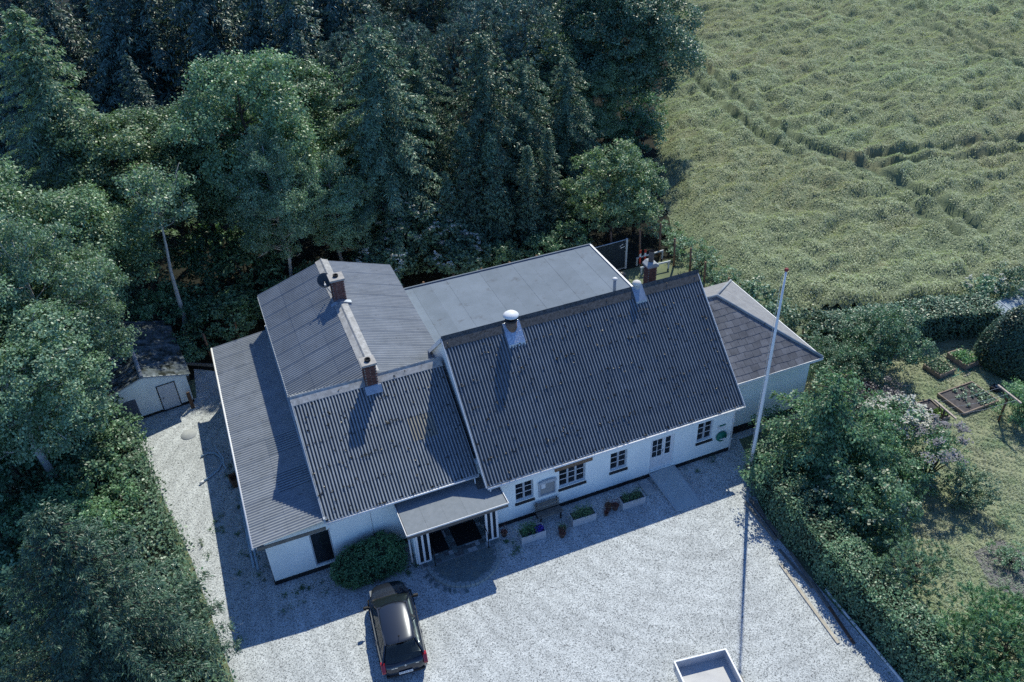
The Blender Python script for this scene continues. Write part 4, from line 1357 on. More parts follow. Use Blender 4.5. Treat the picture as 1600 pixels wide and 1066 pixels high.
MB().box(-1.6, 1.6, -.75, -.7, 0, .8).box(-1.6, 1.6, .7, .75, 0, 1.2).prism([(-.7, 0), (.7, 0), (.7, 1.18), (-.7, .78)], 'x', -1.6, -1.55).prism([(-.7, 0), (.7, 0), (.7, 1.18), (-.7, .78)], 'x', 1.55, 1.6).build("base", wood_grey, gh)
sky_glass = pmat("milky_glass", (.36, .42, .46), (.26, .32, .37), scale=1.5, rough=.4, spec=.3)
for k in range(4):
    x0 = -1.62 + k * .81
    MB().prism([(-.8, .8), (.8, 1.24), (.8, 1.25), (-.8, .81)], 'x', x0 + .03, x0 + .78).build("pane", sky_glass, gh)
    MB().bar((x0, -.8, .82), (x0, .8, 1.26), .05, .04).build("bar", frame_m, gh)
MB().bar((1.62, -.8, .82), (1.62, .8, 1.26), .05, .04).build("bar", frame_m, gh)
sheet("garden_path", [(28.6, -3.4), (31, -2.4), (36, -2.6), (36, -5), (30.2, -4.6)], .006, pmat("garden_gravel", (.3, .29, .28), (.2, .2, .195), scale=6, rough=1, bump=.5, bscale=25))
sheet("flower_border", [(18.0, -9.3), (19.6, -9.2), (20.2, -11.5), (18.2, -12.2), (17.3, -10.8)], .006, pmat("border_soil", (.2, .19, .2), (.13, .125, .13), scale=5, rough=1, bump=.5, bscale=20))

# ------------------------------------------------------------------ vegetation
def unit(a):
    return a / np.maximum(np.linalg.norm(a, axis=-1, keepdims=True), 1e-9)


def leaf_quads(P, Nn, size, asp, rng, T=None, droop=0.):
    n = len(P)
    Nn = unit(Nn)
    if T is None:
        T = rng.normal(size=(n, 3))
    T = unit(T - Nn * np.sum(T * Nn, 1, keepdims=True))
    B = np.cross(Nn, T)
    s = (size * rng.uniform(.65, 1.3, n))[:, None]
    w = s * asp
    V = np.empty((n, 4, 3))
    V[:, 0] = P - T * s * .5
    V[:, 1] = P + B * w * .5 - T * s * .08
    V[:, 2] = P + T * s * .5 - Nn * s * droop
    V[:, 3] = P - B * w * .5 - T * s * .08
    return V


def sph(rng, n, zmin=-1.):
    z = rng.uniform(zmin, 1, n)
    a = rng.uniform(0, 2 * np.pi, n)
    r = np.sqrt(np.maximum(0, 1 - z * z))
    return np.stack([r * np.cos(a), r * np.sin(a), z], 1)


def lobed_cloud(rng, lobes, per_area, leaf, asp=.6, crad=.32, lpc=36, zmin=-.55, up=.55, jit=.16):
    """lobes: (centre, radius, squash). Clusters of leaves through the outer shell of every lobe."""
    out = []
    for c, r, sq in lobes:
        area = 4 * np.pi * r * r * .75
        nc = max(4, int(area * per_area / lpc))
        d = sph(rng, nc, zmin)
        rad = r * (1 - jit * 2.2 * rng.random(nc) ** 1.6) * (1 + jit * rng.normal(size=nc) * .5)
        C = np.array(c) + d * rad[:, None] * np.array([1, 1, sq])
        P = np.repeat(C, lpc, 0) + rng.normal(size=(nc * lpc, 3)) * crad * np.array([.6, .6, .42])
        D = np.repeat(d, lpc, 0)
        N_ = D * .5 + np.array([0, 0, up]) + rng.normal(size=P.shape) * .5
        out.append(leaf_quads(P, N_, leaf, asp, rng, droop=.12))
    return np.concatenate(out)


def make_lobes(rng, h, r, hb, n, rr=(.3, .5), top=1., squash=.75, flat=0.):
    """lobes spread over an egg-shaped crown from height hb to h."""
    L = []
    cz, hz = (h + hb) / 2, (h - hb) / 2
    k = 0
    tries = 0
    while k < n and tries < 4000:
        tries += 1
        d = sph(rng, 1, -.85)[0]
        q = rng.uniform(.45, .78)
        c = np.array([d[0] * r * q, d[1] * r * q, cz + d[2] * hz * q])
        rad = r * rng.uniform(*rr) * (1 - .25 * max(0, d[2]))
        if any(np.linalg.norm((c - a[0]) / np.array([1, 1, 1.2])) < .55 * (rad + a[1]) * .9 for a in L):
            continue
        if c[2] + rad * squash > h:
            c[2] = h - rad * squash
        L.append((c, rad, squash))
        k += 1
    return L


bark = pmat("bark", (.085, .075, .065), (.05, .045, .04), scale=5, rough=.95, bump=.6, bscale=18, bdist=.03)
bark_pale = pmat("pale_bark", (.5, .5, .48), (.34, .34, .33), scale=3, rough=.9, bump=.4, bscale=14)


def trunk_mesh(rng, h, r0, lobes, hb, mat, lean=(0, 0), bends=.12):
    m = MB()
    pts, rad = [], []
    for i in range(7):
        t = i / 6
        pts.append((lean[0] * t ** 1.2 + rng.normal() * bends * (0 if i == 0 else 1), lean[1] * t ** 1.2 + rng.normal() * bends * (0 if i == 0 else 1), h * .82 * t))
        rad.append(r0 * (1.25 if i == 0 else 1) * (1 - .82 * t))
    m.tube(pts, rad, 8)
    for c, rr, sq in lobes:
        zz = max(hb * .7, min(c[2] - .4 * np.hypot(c[0], c[1]), h * .7))
        t = zz / (h * .82)
        i = min(5, int(t * 6))
        f = t * 6 - i
        a = np.array(pts[i]) * (1 - f) + np.array(pts[i + 1]) * f
        mid = a * .5 + np.array(c) * .5 + np.array([0, 0, -.06 * h * .3])
        ra = max(.025, r0 * .36 * (1 - t * .6))
        m.tube([a, mid, c], [ra, ra * .65, ra * .25], 6)
        for q in range(2):
            e = np.array(c) + rng.normal(size=3) * rr * .5
            m.tube([mid, (mid + e) / 2 + rng.normal(size=3) * .1, e], [ra * .45, ra * .3, .012], 5)
    return m.mesh("trunk", mat)


def plant(name, label, cat, parts, loc, rz=0., scale=1., group=None):
    """parts: list of (part name, mesh)"""
    t = thing(name, label, cat, loc, rz, group)
    t.scale = (scale, scale, scale) if not hasattr(scale, '__len__') else scale
    for nm, me in parts:
        link(nm, me, t)
    return t


L_ash = leafmat("leaf_ash", (0.225, 0.35, 0.235), (0.15, 0.245, 0.165), trans=0.29)
L_mid = leafmat("leaf_broad", (0.2, 0.32, 0.18), (0.12, 0.205, 0.12), trans=.22)
L_lime = leafmat("leaf_lime", (0.155, 0.275, 0.19), (0.1, 0.185, 0.13), trans=0.21)
L_yel = leafmat("leaf_yellowish", (0.208, 0.309, 0.166), (0.136, 0.213, 0.122), trans=.25)
L_spr = leafmat("needle_spruce", (0.155, 0.26, 0.17), (0.095, 0.175, 0.12), trans=0.12)
L_blue = leafmat("needle_blue", (0.135, 0.23, 0.2), (0.085, 0.15, 0.135), trans=0.12)
L_pine = leafmat("needle_pine", (0.13, 0.22, 0.15), (0.08, 0.145, 0.1), trans=0.14)
L_larch = leafmat("needle_larch", (0.205, 0.31, 0.2), (0.14, 0.22, 0.15), trans=0.29)
L_hedge = leafmat("leaf_hedge", (0.156, 0.283, 0.164), (0.093, 0.176, 0.107), trans=0.25)
L_gloss = leafmat("leaf_glossy", (0.14, 0.24, 0.15), (0.09, 0.165, 0.105), trans=0.14)
L_fresh = leafmat("leaf_fresh", (0.192, 0.341, 0.187), (0.128, 0.234, 0.132), trans=0.33)
L_box = leafmat("leaf_bush", (0.12, 0.28, 0.13), (0.08, 0.19, 0.09), trans=0.20)
L_yew = leafmat("needle_yew", (0.064, 0.128, 0.077), (0.045, 0.089, 0.058), trans=0.10)
L_purp = leafmat("leaf_purple", (0.16, 0.145, 0.16), (0.11, 0.1, 0.11), trans=0.20)
L_willow = leafmat("leaf_willow", (0.21, 0.33, 0.225), (0.145, 0.24, 0.165), trans=0.33)
L_flower = leafmat("white_flower", (.62, .62, .55), (.5, .5, .45), trans=0.13, rough=.8, var=.15)
L_lilac = leafmat("lilac_flower", (.3, .29, .31), (.22, .21, .23), trans=0.16, rough=.8, var=.2)
L_violet = leafmat("violet_flower", (.1, .06, .42), (.07, .05, .32), trans=0.13, rough=.8, var=.2)
L_redleaf = leafmat("red_leaf", (.2, .06, .045), (.14, .05, .04), trans=0.13, var=.3)
L_lett = leafmat("lettuce", (.16, .26, .06), (.11, .19, .05), trans=0.20)
L_seed = leafmat("pale_seedling", (.27, .36, .27), (.2, .28, .2), trans=0.13)
L_weed = leafmat("weed", (0.113, 0.213, 0.110), (0.081, 0.150, 0.088))


L_bigpine = leafmat("needle_big_pine", (0.075, 0.15, 0.105), (0.045, 0.1, 0.072), trans=.15)


# ---- prototypes -------------------------------------------------------------
def proto_broad(seed, h, r, hb, n, leaf, mat, per=42, r0=.22, barkm=None, lean=(0, 0), rr=(.3, .5), squash=.7, zmin=-.5, crad=.34):
    rng = np.random.default_rng(seed)
    L = make_lobes(rng, h, r, hb, n, rr=rr, squash=squash)
    L = [(c + np.array([lean[0], lean[1], 0]) * (c[2] / h), a, s) for c, a, s in L]
    V = lobed_cloud(rng, L, per, leaf, crad=crad, zmin=zmin)
    return [("trunk", trunk_mesh(rng, h, r0, L, hb, barkm or bark, lean)), ("crown", quads_mesh("crown", V, mat))]


def proto_spruce(seed, h, r, mat, hb=.6, lev=.42, tuft=.26, dens=1., droop=.35, pw=.85, barkm=None, asp=.3, per=16, wk=.35):
    rng = np.random.default_rng(seed)
    out = []
    m = MB()
    m.tube([(0, 0, 0), (0.04, 0, h * .5), (0, 0, h * .98)], [.022 * h * .6 + .05, .012 * h * .6 + .03, .012], 8)
    z = hb
    while z < h - .15:
        t = (z - hb) / (h - hb)
        L = r * (1 - t) ** pw * (1.0 - .35 * max(0, .18 - t) / .18) + .12
        nb = int(5 + 3 * (1 - t)) + rng.integers(0, 2)
        a0 = rng.uniform(0, 6.28)
        for k in range(nb):
            a = a0 + 6.283 * k / nb + rng.normal() * .2
            l = L * rng.uniform(.68, 1.15)
            d = np.array([math.cos(a), math.sin(a), 0])
            ns = max(2, int(l / .3))
            s = np.linspace(.12, 1, ns)
            rise = .25 * (1 - 2 * t * 0)
            zz = z + l * (rise * s * .6 - droop * s ** 2) + rng.normal() * .08
            C = np.stack([d[0] * l * s, d[1] * l * s, zz], 1)
            if l > .8:
                m.tube([C[0] * np.array([.1, .1, 1]), C[len(C) // 2], C[-1]], [.03, .018, .006], 4, cap=False)
            kk = int(per * dens)
            wd = (.16 + .24 * l * wk) * (1 - s * .55)
            P = np.repeat(C, kk, 0)
            lat = np.array([-d[1], d[0], 0])
            u = rng.normal(size=len(P)) * np.repeat(wd, kk)
            P = P + lat * u[:, None] + rng.normal(size=P.shape) * np.array([.07, .07, .06]) - np.array([0, 0, 1]) * (np.abs(u) * .35)[:, None]
            T = d[None] * .8 + lat * np.sign(u)[:, None] * .8 + np.array([0, 0, -.35]) + rng.normal(size=P.shape) * .3
            N_ = np.array([0, 0, .9]) + rng.normal(size=P.shape) * .45 + d * .3
            out.append(leaf_quads(P, N_, tuft, asp, rng, T=T, droop=.25))
        z += lev * rng.uniform(.8, 1.2) * (1 - .3 * t)
    C = np.zeros((30, 3))
    C[:, 2] = h - rng.random(30) * .6
    out.append(leaf_quads(C + rng.normal(size=C.shape) * .05, rng.normal(size=C.shape), tuft, asp, rng))
    return [("trunk", m.mesh("trunk", barkm or bark)), ("crown", quads_mesh("crown", np.concatenate(out), mat))]


def proto_pine(seed, h, r, hb, n, mat, tuft=.3, per=36, rr=(.2, .34), r0=.2, barkm=None, squash=.8, cone=False):
    """rounded crown of upright needle brushes."""
    rng = np.random.default_rng(seed)
    if cone:
        L = []
        for k in range(n):
            t = (k + .5) / n
            z = hb + (h - hb) * (1 - (1 - t) ** 1.25)
            R_ = r * (1 - ((z - hb) / (h - hb)) ** 1.3) * .72 + .1
            a = k * 2.4
            L.append((np.array([R_ * math.cos(a), R_ * math.sin(a), z - .3]), (r * .26) * (1 - .5 * t) + .25, squash))
        L.append((np.array([0, 0, h - .6]), .55, 1.3))
    else:
        L = make_lobes(rng, h, r, hb, n, rr=rr, squash=squash)
    out = []
    for c, rad, sq in L:
        nc = max(8, int(12.5 * rad * rad * per / 14))
        d = sph(rng, nc, -.5)
        C = c + d * (rad * (1 - .3 * rng.random(nc)))[:, None] * np.array([1, 1, sq])
        k = 14
        P = np.repeat(C, k, 0)
        T = unit(np.repeat(d, k, 0) * .8 + np.array([0, 0, .55]) + rng.normal(size=P.shape) * .5)
        P = P + T * tuft * .4
        out.append(leaf_quads(P, rng.normal(size=P.shape), tuft, .16, rng, T=T))
    return [("trunk", trunk_mesh(rng, h, r0, L, hb, barkm or bark)), ("crown", quads_mesh("crown", np.concatenate(out), mat))]


def flowers_on(V, rng, n, size, mat, zq=.55, k=9, spread=.12):
    """flat flower heads on the upper outside of a crown."""
    c = V.mean(1)
    top = np.where(c[:, 2] > np.quantile(c[:, 2], zq))[0]
    rad = np.hypot(c[top, 0] - c[:, 0].mean(), c[top, 1] - c[:, 1].mean()) + (c[top, 2] - c[:, 2].min())
    top = top[np.argsort(-rad)[:max(n, int(len(top) * .45))]]
    C = c[rng.choice(top, n, replace=False)] + np.array([0, 0, size * .6])
    P = np.repeat(C, k, 0) + rng.normal(size=(n * k, 3)) * spread * np.array([1, 1, .25])
    return quads_mesh("blossom", leaf_quads(P, np.array([0, 0, 1.]) + rng.normal(size=P.shape) * .35, size, .9, rng), mat)


def proto_shrub(seed, h, r, n, leaf, mat, per=70, squash=.75, barkm=None, flower=None, rr=(.38, .6), crad=.2, hb=.15):
    rng = np.random.default_rng(seed)
    L = make_lobes(rng, h, r, hb, n, rr=rr, squash=squash)
    V = lobed_cloud(rng, L, per, leaf, crad=crad, zmin=-.7, lpc=26)
    V = V[V.min(1)[:, 2] > .02]
    m = MB()
    for c, a, s in L:
        b = rng.normal(size=2) * .12
        m.tube([(b[0], b[1], 0), (c[0] * .5, c[1] * .5, c[2] * .55), tuple(c)], [.05, .03, .012], 5)
    res = [("stems", m.mesh("stems", barkm or bark)), ("crown", quads_mesh("crown", V, mat))]
    if flower:
        res.append(("blossom", flowers_on(V, rng, flower[0], flower[1], flower[2], spread=flower[3])))
    return res


def hedge_cloud(rng, path, w, h, leaf, per, round_=.35, rough=.12, asp=.6):
    """leaf shell of a clipped hedge following a polyline; returns quads and a lumpy core builder"""
    path = [np.array(p, float) for p in path]
    out = []
    core = MB()
    for a, b in zip(path[:-1], path[1:]):
        ln = np.linalg.norm(b - a)
        d = (b - a) / ln
        s = np.array([-d[1], d[0]])
        peri = w + 2 * h
        n = int(ln * peri * per)
        t = rng.uniform(-.1 / ln, 1 + .1 / ln, n) * ln
        q = rng.uniform(0, peri, n)
        off = np.where(q < h, -w / 2, np.where(q < h + w, q - h - w / 2, w / 2))
        z = np.where(q < h, q, np.where(q < h + w, h, peri - q))
        nx = np.where(q < h, -1., np.where(q < h + w, 0, 1.))
        nz = np.where((q >= h) & (q < h + w), 1., .15)
        # rounded shoulders and lumps
        k = np.clip((z - h * .6) / (h * .4), 0, 1) * round_
        off = off * (1 - k * .5 * (np.abs(off) / (w / 2)))
        z = z - round_ * .5 * h * .3 * (np.abs(off) / (w / 2)) ** 2 * (z > h * .6)
        lump = np.sin(t * 2.3 + off * 2) * .5 + np.sin(t * 5.1 + z * 4 + 1) * .35 + np.sin(t * 1.1 + 2.) * .6
        amt = rough * lump * .5 + rng.normal(size=n) * rough * .45 - rng.random(n) * rough * .6
        off = off + nx * amt
        z = np.maximum(.03, z + (nz > .5) * amt)
        P = np.stack([a[0] + d[0] * t + s[0] * off, a[1] + d[1] * t + s[1] * off, z], 1)
        N_ = np.stack([s[0] * nx, s[1] * nx, nz + .45], 1) + rng.normal(size=(n, 3)) * .55
        out.append(leaf_quads(P, N_, leaf, asp, rng, droop=.1))
        cw, ch = w * .36, h * .86
        M = Matrix(((d[0], s[0], 0, a[0]), (d[1], s[1], 0, a[1]), (0, 0, 1, 0), (0, 0, 0, 1)))
        core.box(0, ln, -cw, cw, 0, ch, 0, M)  # solid core added so the hedge is opaque
    return np.concatenate(out), core


# ---- forest -----------------------------------------------------------------
print("building trees")
TB = [proto_broad(11, 14.0, 4.6, 2.6, 30, .16, L_mid, per=120, rr=(.24, .42)), proto_broad(12, 12.5, 3.4, 1.8, 24, .16, L_mid, per=120, rr=(.26, .44)), proto_broad(13, 14, 4.6, 1.2, 46, .14, L_ash, per=135, barkm=bark_pale, rr=(.2, .34), crad=.28)]
TB2 = [[(nm, me) for nm, me in TB[1]]]
# yellower variant shares the shape
def recol(parts, mat, part="crown"):
    res = []
    for nm, me in parts:
        if nm == part:
            me = me.copy()
            me.materials.clear()
            me.materials.append(mat)
        res.append((nm, me))
    return res


SP = [proto_spruce(21, 15.4, 5.0, L_spr, hb=1.0, droop=.32, pw=.55, per=46, tuft=.2, lev=.62, wk=.16), proto_spruce(22, 13.0, 4.2, L_spr, hb=1.6, droop=.42, pw=.56, per=42, tuft=.19, lev=.6, wk=.16), proto_spruce(23, 9.0, 1.9, L_spr, hb=.9, droop=.25, lev=.36, tuft=.19, per=20)]
FAR = proto_spruce(24, 17, 4.4, L_blue, hb=2, droop=.3, lev=.55, tuft=.3, per=18)
PN = proto_pine(25, 14, 3.5, 3, 34, L_blue, tuft=.36, per=44, rr=(.22, .36))
LARCH = proto_spruce(26, 17.5, 6.0, L_larch, hb=2, droop=.32, lev=.5, tuft=.24, per=26, pw=.75)
LIME = proto_broad(27, 15.5, 7.2, 1.4, 60, .18, L_lime, per=95, r0=.42, rr=(.17, .3), squash=.75, crad=.36)
YEL = proto_broad(28, 7.2, 3.3, .6, 22, .16, L_yel, per=95, r0=.14, rr=(.24, .42), crad=.24)
YASH = proto_broad(29, 11.2, 2.3, 6.2, 17, .16, L_ash, per=85, r0=.16, barkm=bark_pale, lean=(.7, .3), rr=(.24, .4), zmin=-.3)

FT = [  # prototype, name, x, y, rot, scale, label, category
    (SP[0], "conifer_tree", 3.06, 24.5, .3, 1.0, "broad dark old spruce rising highest in the middle behind the cross wing and flat roof", "tree"),
    (SP[1], "conifer_tree", 9.94, 25.1, 1.0, 1.05, "tall drooping spruce behind the middle of the flat roof", "tree"),
    (SP[1], "conifer_tree", 16.7, 27.4, 2.2, .8, "smaller spruce with visible bare stem left of the big leafy tree", "tree"),
    (SP[0], "conifer_tree", 6.6, 27.8, 3.5, (.72, .72, .84), "spruce squeezed between the broad old spruce and the drooping spruce", "tree"),
    (SP[0], "conifer_tree", 13.2, 26.6, 4.4, (.7, .7, .74), "spruce standing between the drooping spruce and the bare-stemmed one", "tree"),
    (SP[2], "young_conifer", 7.4, 22.6, .2, 1.0, "slim young spruce, tallest of the small row behind the flat roof", "tree"),
    (SP[2], "young_conifer", 9.1, 22.4, 1.3, .92, "slim young spruce just right of the tallest of the small row", "tree"),
    (SP[2], "young_conifer", 5.9, 21.8, 2.1, .74, "slim young spruce beside the white-flowered elder", "tree"),
    (SP[2], "young_conifer", 11.4, 21.9, 3.3, .8, "slim young spruce in front of the trunks right of the small row", "tree"),
    (SP[2], "young_conifer", 13.1, 22.6, 4.0, .86, "slim young spruce left of the yellowish bush at the forest corner", "tree"),
    (LIME, "broadleaf_tree", 24.6, 35.6, .6, 1.0, "big dark leafy tree with thick trunk overhanging the field", "tree"),
    (YEL, "broadleaf_bush", 16.5, 20.4, .0, 1.0, "yellowish green bushy tree behind the mesh panel at the forest corner", "tree"),
    (YEL, "broadleaf_bush", 18.7, 20.9, 2.0, .74, "lower yellowish bush next to the field edge", "bush"),
    (TB[0], "broadleaf_tree", -4.6, 25.4, .4, (1.0, 1.0, 1.12), "wide layered broadleaf tree behind the lean-to and shed gap", "tree"),
    (TB[1], "broadleaf_tree", -.9, 30.2, 1.6, 1.04, "rounded broadleaf tree left of the broad old spruce", "tree"),
    (TB[2], "broadleaf_tree", -.9, 23.4, 2.9, .66, "pale leafed tree close behind the cross wing roof", "tree"),
    (TB[2], "broadleaf_tree", -4.2, 22.3, 5.2, (.62, .62, .88), "pale leafed tree below the wide layered tree", "tree"),
    (YASH, "slender_tree", -10.9, 20.5, .0, 1.0, "slender young ash with a bare pale curved trunk behind the shed", "tree"),
    (TB[2], "broadleaf_tree", -15.9, 13.6, 1.1, (.8, .8, 1.0), "big pale green ash at the left edge in front of the shed", "tree"),
    (TB[2], "broadleaf_tree", -17.4, 9.8, 3.7, .92, "pale green ash cut by the left edge, nearer than the big ash", "tree"),
    (TB[1], "broadleaf_tree", -12.3, 26.0, 2.6, 1.05, "olive broadleaf tree at the left rim of the dark gap", "tree"),
    (TB[1], "broadleaf_tree", -13.8, 21.2, 4.6, .92, "broadleaf tree between the young ash and the left edge", "tree"),
    (TB[0], "broadleaf_tree", -17.5, 19.0, 5.0, 1.0, "broadleaf tree at the left edge above the big ash", "tree"),
    (TB[1], "broadleaf_tree", -7.9, 27.2, .9, 1.02, "dark broadleaf tree just behind the slender ash", "tree"),
    (TB[1], "broadleaf_tree", -9.6, 29.5, 3.9, .98, "broadleaf tree at the lower rim of the dark gap, right of the olive one", "tree"),
    (TB[0], "broadleaf_tree", -19.5, 24.0, 2.4, .9, "broadleaf tree at the left edge under the larch", "tree"),
    (TB[2], "broadleaf_tree", -20.5, 14.0, .4, .9, "pale green ash behind the big one, cut by the left edge", "tree"),
    (TB[1], "broadleaf_tree", 2.6, 28.6, 5.0, .8, "broadleaf tree tucked behind the right flank of the broad old spruce", "tree"),
    (TB[1], "broadleaf_tree", 20.6, 31.0, .4, .74, "dark broadleaf tree in front of the big leafy tree's trunk", "tree"),
    (TB[1], "broadleaf_tree", 18.0, 33.5, 1.9, .9, "broadleaf tree left of the big leafy tree", "tree"),
    (TB[0], "broadleaf_tree", 27.5, 45.0, 4.1, .8, "broadleaf tree behind the big leafy tree at the top edge", "tree"),
    (LARCH, "larch_tree", -14.6, 28.5, .7, 1.0, "pale feathery larch in the top left corner", "tree"),
]
for proto, nm, x, y, rz, s, lab, cat in FT:
    parts = proto
    if lab.startswith("olive"):
        parts = recol(proto, L_yel)
    plant(nm, lab, cat, parts, (x, y, 0), rz, s, "trees of the forest behind the hall")
# rows of trees farther in: told apart only as kinds
rngF = np.random.default_rng(77)
far_spots = [(-15, 46), (-11.5, 44), (-8, 46.5), (-4.5, 44.5), (-1.2, 43), (2, 41), (-17, 52), (-13, 54), (-9, 53), (-5.5, 55), (-1.5, 51), (2.5, 49), (6, 47), (-19, 43), (-22, 48), (-20, 57), (-12, 62), (-5, 63), (2, 60), (9, 57)]
for k, (x, y) in enumerate(far_spots):
    plant("far_conifer", "dark bluish conifer deep in the forest behind the gap at the top left", "tree", FAR, (x + rngF.normal() * .4, y + rngF.normal() * .4, 0), rngF.uniform(0, 6), rngF.uniform(.95, 1.25), "dark conifers deep in the forest")
pine_spots = [(5.5, 33.5), (8.3, 34.5), (11, 33.8), (13.6, 34.5), (16.4, 34), (10, 39), (14, 40), (18, 39.5), (6.2, 39), (3.2, 36.2), (22, 44), (17, 46), (12, 48), (26, 52), (21, 55), (30, 60), (7.5, 45), (3, 44.5), (11, 54), (5.5, 53), (34, 72), (26, 66), (17, 66), (40, 88), (30, 84), (9, 72), (0, 76), (4, 70), (8, 62), (12, 66), (2, 92), (8, 98), (14, 90), (20, 96), (16, 53), (14.4, 50), (15.4, 57), (12, 58), (18, 60)]
for k, (x, y) in enumerate(pine_spots):
    plant("far_pine", "greyish blue bushy pine at the top of the forest behind the old spruce", "tree", PN, (x, y, 0), rngF.uniform(0, 6), rngF.uniform(.82, 1.02), "bluish pines at the back of the forest")
mid_spots = [(-8.4, 31.5), (-4.4, 33.5), (.6, 35.5), (-10.3, 35.5)]
for k, (x, y) in enumerate(mid_spots[2:]):
    plant("far_conifer", "dark bluish conifer deep in the forest behind the gap at the top left", "tree", FAR, (x, y, 0), rngF.uniform(0, 6), .72, "dark conifers deep in the forest")

# understorey shrubs along the forest edge
SH_A = proto_shrub(41, 2.6, 1.7, 11, .15, L_hedge, per=75)
SH_ELD = proto_shrub(42, 5.2, 2.3, 15, .2, L_lime, per=55, flower=(75, .12, L_flower, .07))
SH_E2 = proto_shrub(43, 3.0, 1.6, 10, .17, L_lime, per=60, flower=(34, .12, L_flower, .07))
SH_W = proto_shrub(44, 2.8, 1.8, 12, .12, L_fresh, per=100, crad=.18)
SH_D = proto_shrub(45, 2.4, 1.6, 12, .12, L_gloss, per=100, crad=.16)
SH_B = proto_shrub(46, 1.0, 1.3, 9, .11, L_ash, per=85, squash=.5, crad=.14)
US = [
    (SH_ELD, "elder_bush", 4.2, 22.2, 0, 1.05, "tall elder covered in white flower heads beside the old spruce", "bush"),
    (SH_E2, "elder_bush", 1.2, 20.4, 1, 1.1, "low elder with scattered white flowers behind the cross wing's right eave", "bush"),
    (SH_E2, "elder_bush", 5.6, 19.7, 2.4, 1.15, "elder with white flowers hanging over the back edge of the flat roof", "bush"),
    (SH_A, "understorey_bush", -1.6, 19.4, .3, .95, "dark bush behind the back of the cross wing", "bush"),
    (SH_A, "understorey_bush", 8.4, 19.6, 1.4, .85, "dark low bush behind the middle of the flat roof", "bush"),
    (SH_A, "understorey_bush", 11.2, 19.3, 2.2, .85, "dark low bush behind the right part of the flat roof", "bush"),
    (SH_A, "understorey_bush", 13.4, 20.0, 3.1, .9, "dark low bush behind the mesh panel", "bush"),
    (SH_A, "understorey_bush", -5.0, 20.2, 4.1, 1.0, "dark bush behind the far end of the lean-to", "bush"),
    (SH_A, "understorey_bush", -7.6, 21.2, 5.1, .9, "dark bush between the lean-to and the slender ash", "bush"),
    (SH_A, "understorey_bush", -8.6, 19.6, 3.3, 1.15, "dark bush at the foot of the slender ash", "bush"),
    (SH_A, "understorey_bush", -11.6, 21.6, 1.1, 1.3, "dark bush behind the shed roof, left of the slender ash", "bush"),
    (SH_A, "understorey_bush", -3.0, 21.0, 1.9, 1.1, "dark bush below the pale trees behind the cross wing", "bush"),
    (SH_A, "understorey_bush", 15.8, 23.8, 1.9, 1.2, "dark bush below the bare-stemmed spruce", "bush"),
    (SH_A, "understorey_bush", 22.6, 31.5, 2.9, 1.3, "dark bush at the foot of the big leafy tree", "bush"),
    (SH_A, "understorey_bush", -16.6, 19.5, .8, 1.0, "dark bush left of the shed roof", "bush"),
    (SH_B, "bramble", 19.9, 19.2, .2, 1.0, "pale bramble clump at the top of the row beside the field", "bush"),
    (SH_B, "bramble", 20.1, 17.0, 1.2, 1.05, "pale bramble clump second down the row beside the field", "bush"),
    (SH_B, "bramble", 20.2, 14.8, 2.2, 1.05, "pale bramble clump in the middle of the row beside the field", "bush"),
    (SH_B, "bramble", 20.1, 12.6, 3.2, 1.0, "pale bramble clump above the hip roof beside the field", "bush"),
    (SH_B, "bramble", 20.3, 10.4, 4.2, .95, "pale bramble clump lowest in the row, by the dark shrubs", "bush"),
    (SH_W, "roadside_bush", -15.0, 11.4, .5, .75, "leafy bush next to the shed window at the left of the drive", "bush"),
    (SH_W, "roadside_bush", -17.0, 6.4, 1.7, 1.15, "light green bush left of the hedge, below the ashes", "bush"),
    (SH_A, "roadside_bush", -16.6, 3.2, 2.6, 1.05, "darker bush between the hedge and the big pine", "bush"),
    (SH_A, "roadside_bush", -19.0, 3.0, 3.6, 1.2, "dark bush at the left edge above the big pine", "bush"),
    (SH_A, "roadside_bush", -19.8, 7.0, 4.5, 1.25, "dark bush at the left edge below the ashes", "bush"),
    (SH_A, "understorey_bush", 25.6, 33.0, .9, 1.3, "dark bush below the right side of the big leafy tree", "bush"),
    (SH_A, "understorey_bush", 28.0, 37.5, 2.2, 1.3, "dark bush on the field edge behind the big leafy tree", "bush"),
    (SH_A, "understorey_bush", 21.4, 26.2, 3.2, 1.1, "dark bush on the field edge behind the yellowish bushes", "bush"),
    (SH_A, "understorey_bush", -6.8, 24.0, 3.9, 1.5, "tall dark bush between the slender ash and the pale trees", "bush"),
    (SH_A, "understorey_bush", -8.0, 27.0, 4.9, 1.5, "dark bush in the gap right of the slender ash", "bush"),
    (SH_A, "understorey_bush", -11.4, 17.9, 5.6, .8, "low dark bush behind the right end of the shed roof", "bush"),
    (SH_A, "roadside_bush", -15.6, 8.6, 1.6, 1.2, "dark bush directly behind the loose hedge by the shed", "bush"),
    (SH_W, "roadside_bush", -15.4, 5.6, 3.1, 1.1, "light green bush pressed against the back of the loose hedge", "bush"),
    (SH_A, "roadside_bush", -18.6, 10.6, 4.2, 1.3, "dark bush under the ashes at the left edge", "bush"),
    (SH_W, "roadside_bush", -18.9, 13.4, .7, 1.3, "light green bush under the big ash", "bush"),
    (SH_A, "roadside_bush", -16.0, 12.4, 2.2, 1.2, "dark bush at the foot of the big ash", "bush"),
    (SH_A, "roadside_bush", -21.5, 9.4, 5.2, 1.4, "dark bush at the far left edge", "bush"),
    # garden
    (SH_D, "garden_shrub", 18.9, 7.4, .2, 1.32, "dark glossy shrub behind the right hip of the tiled roof", "bush"),
    (SH_D, "garden_shrub", 20.2, 4.7, 1.5, 1.18, "dark glossy shrub beside the right corner of the tiled roof", "bush"),
]
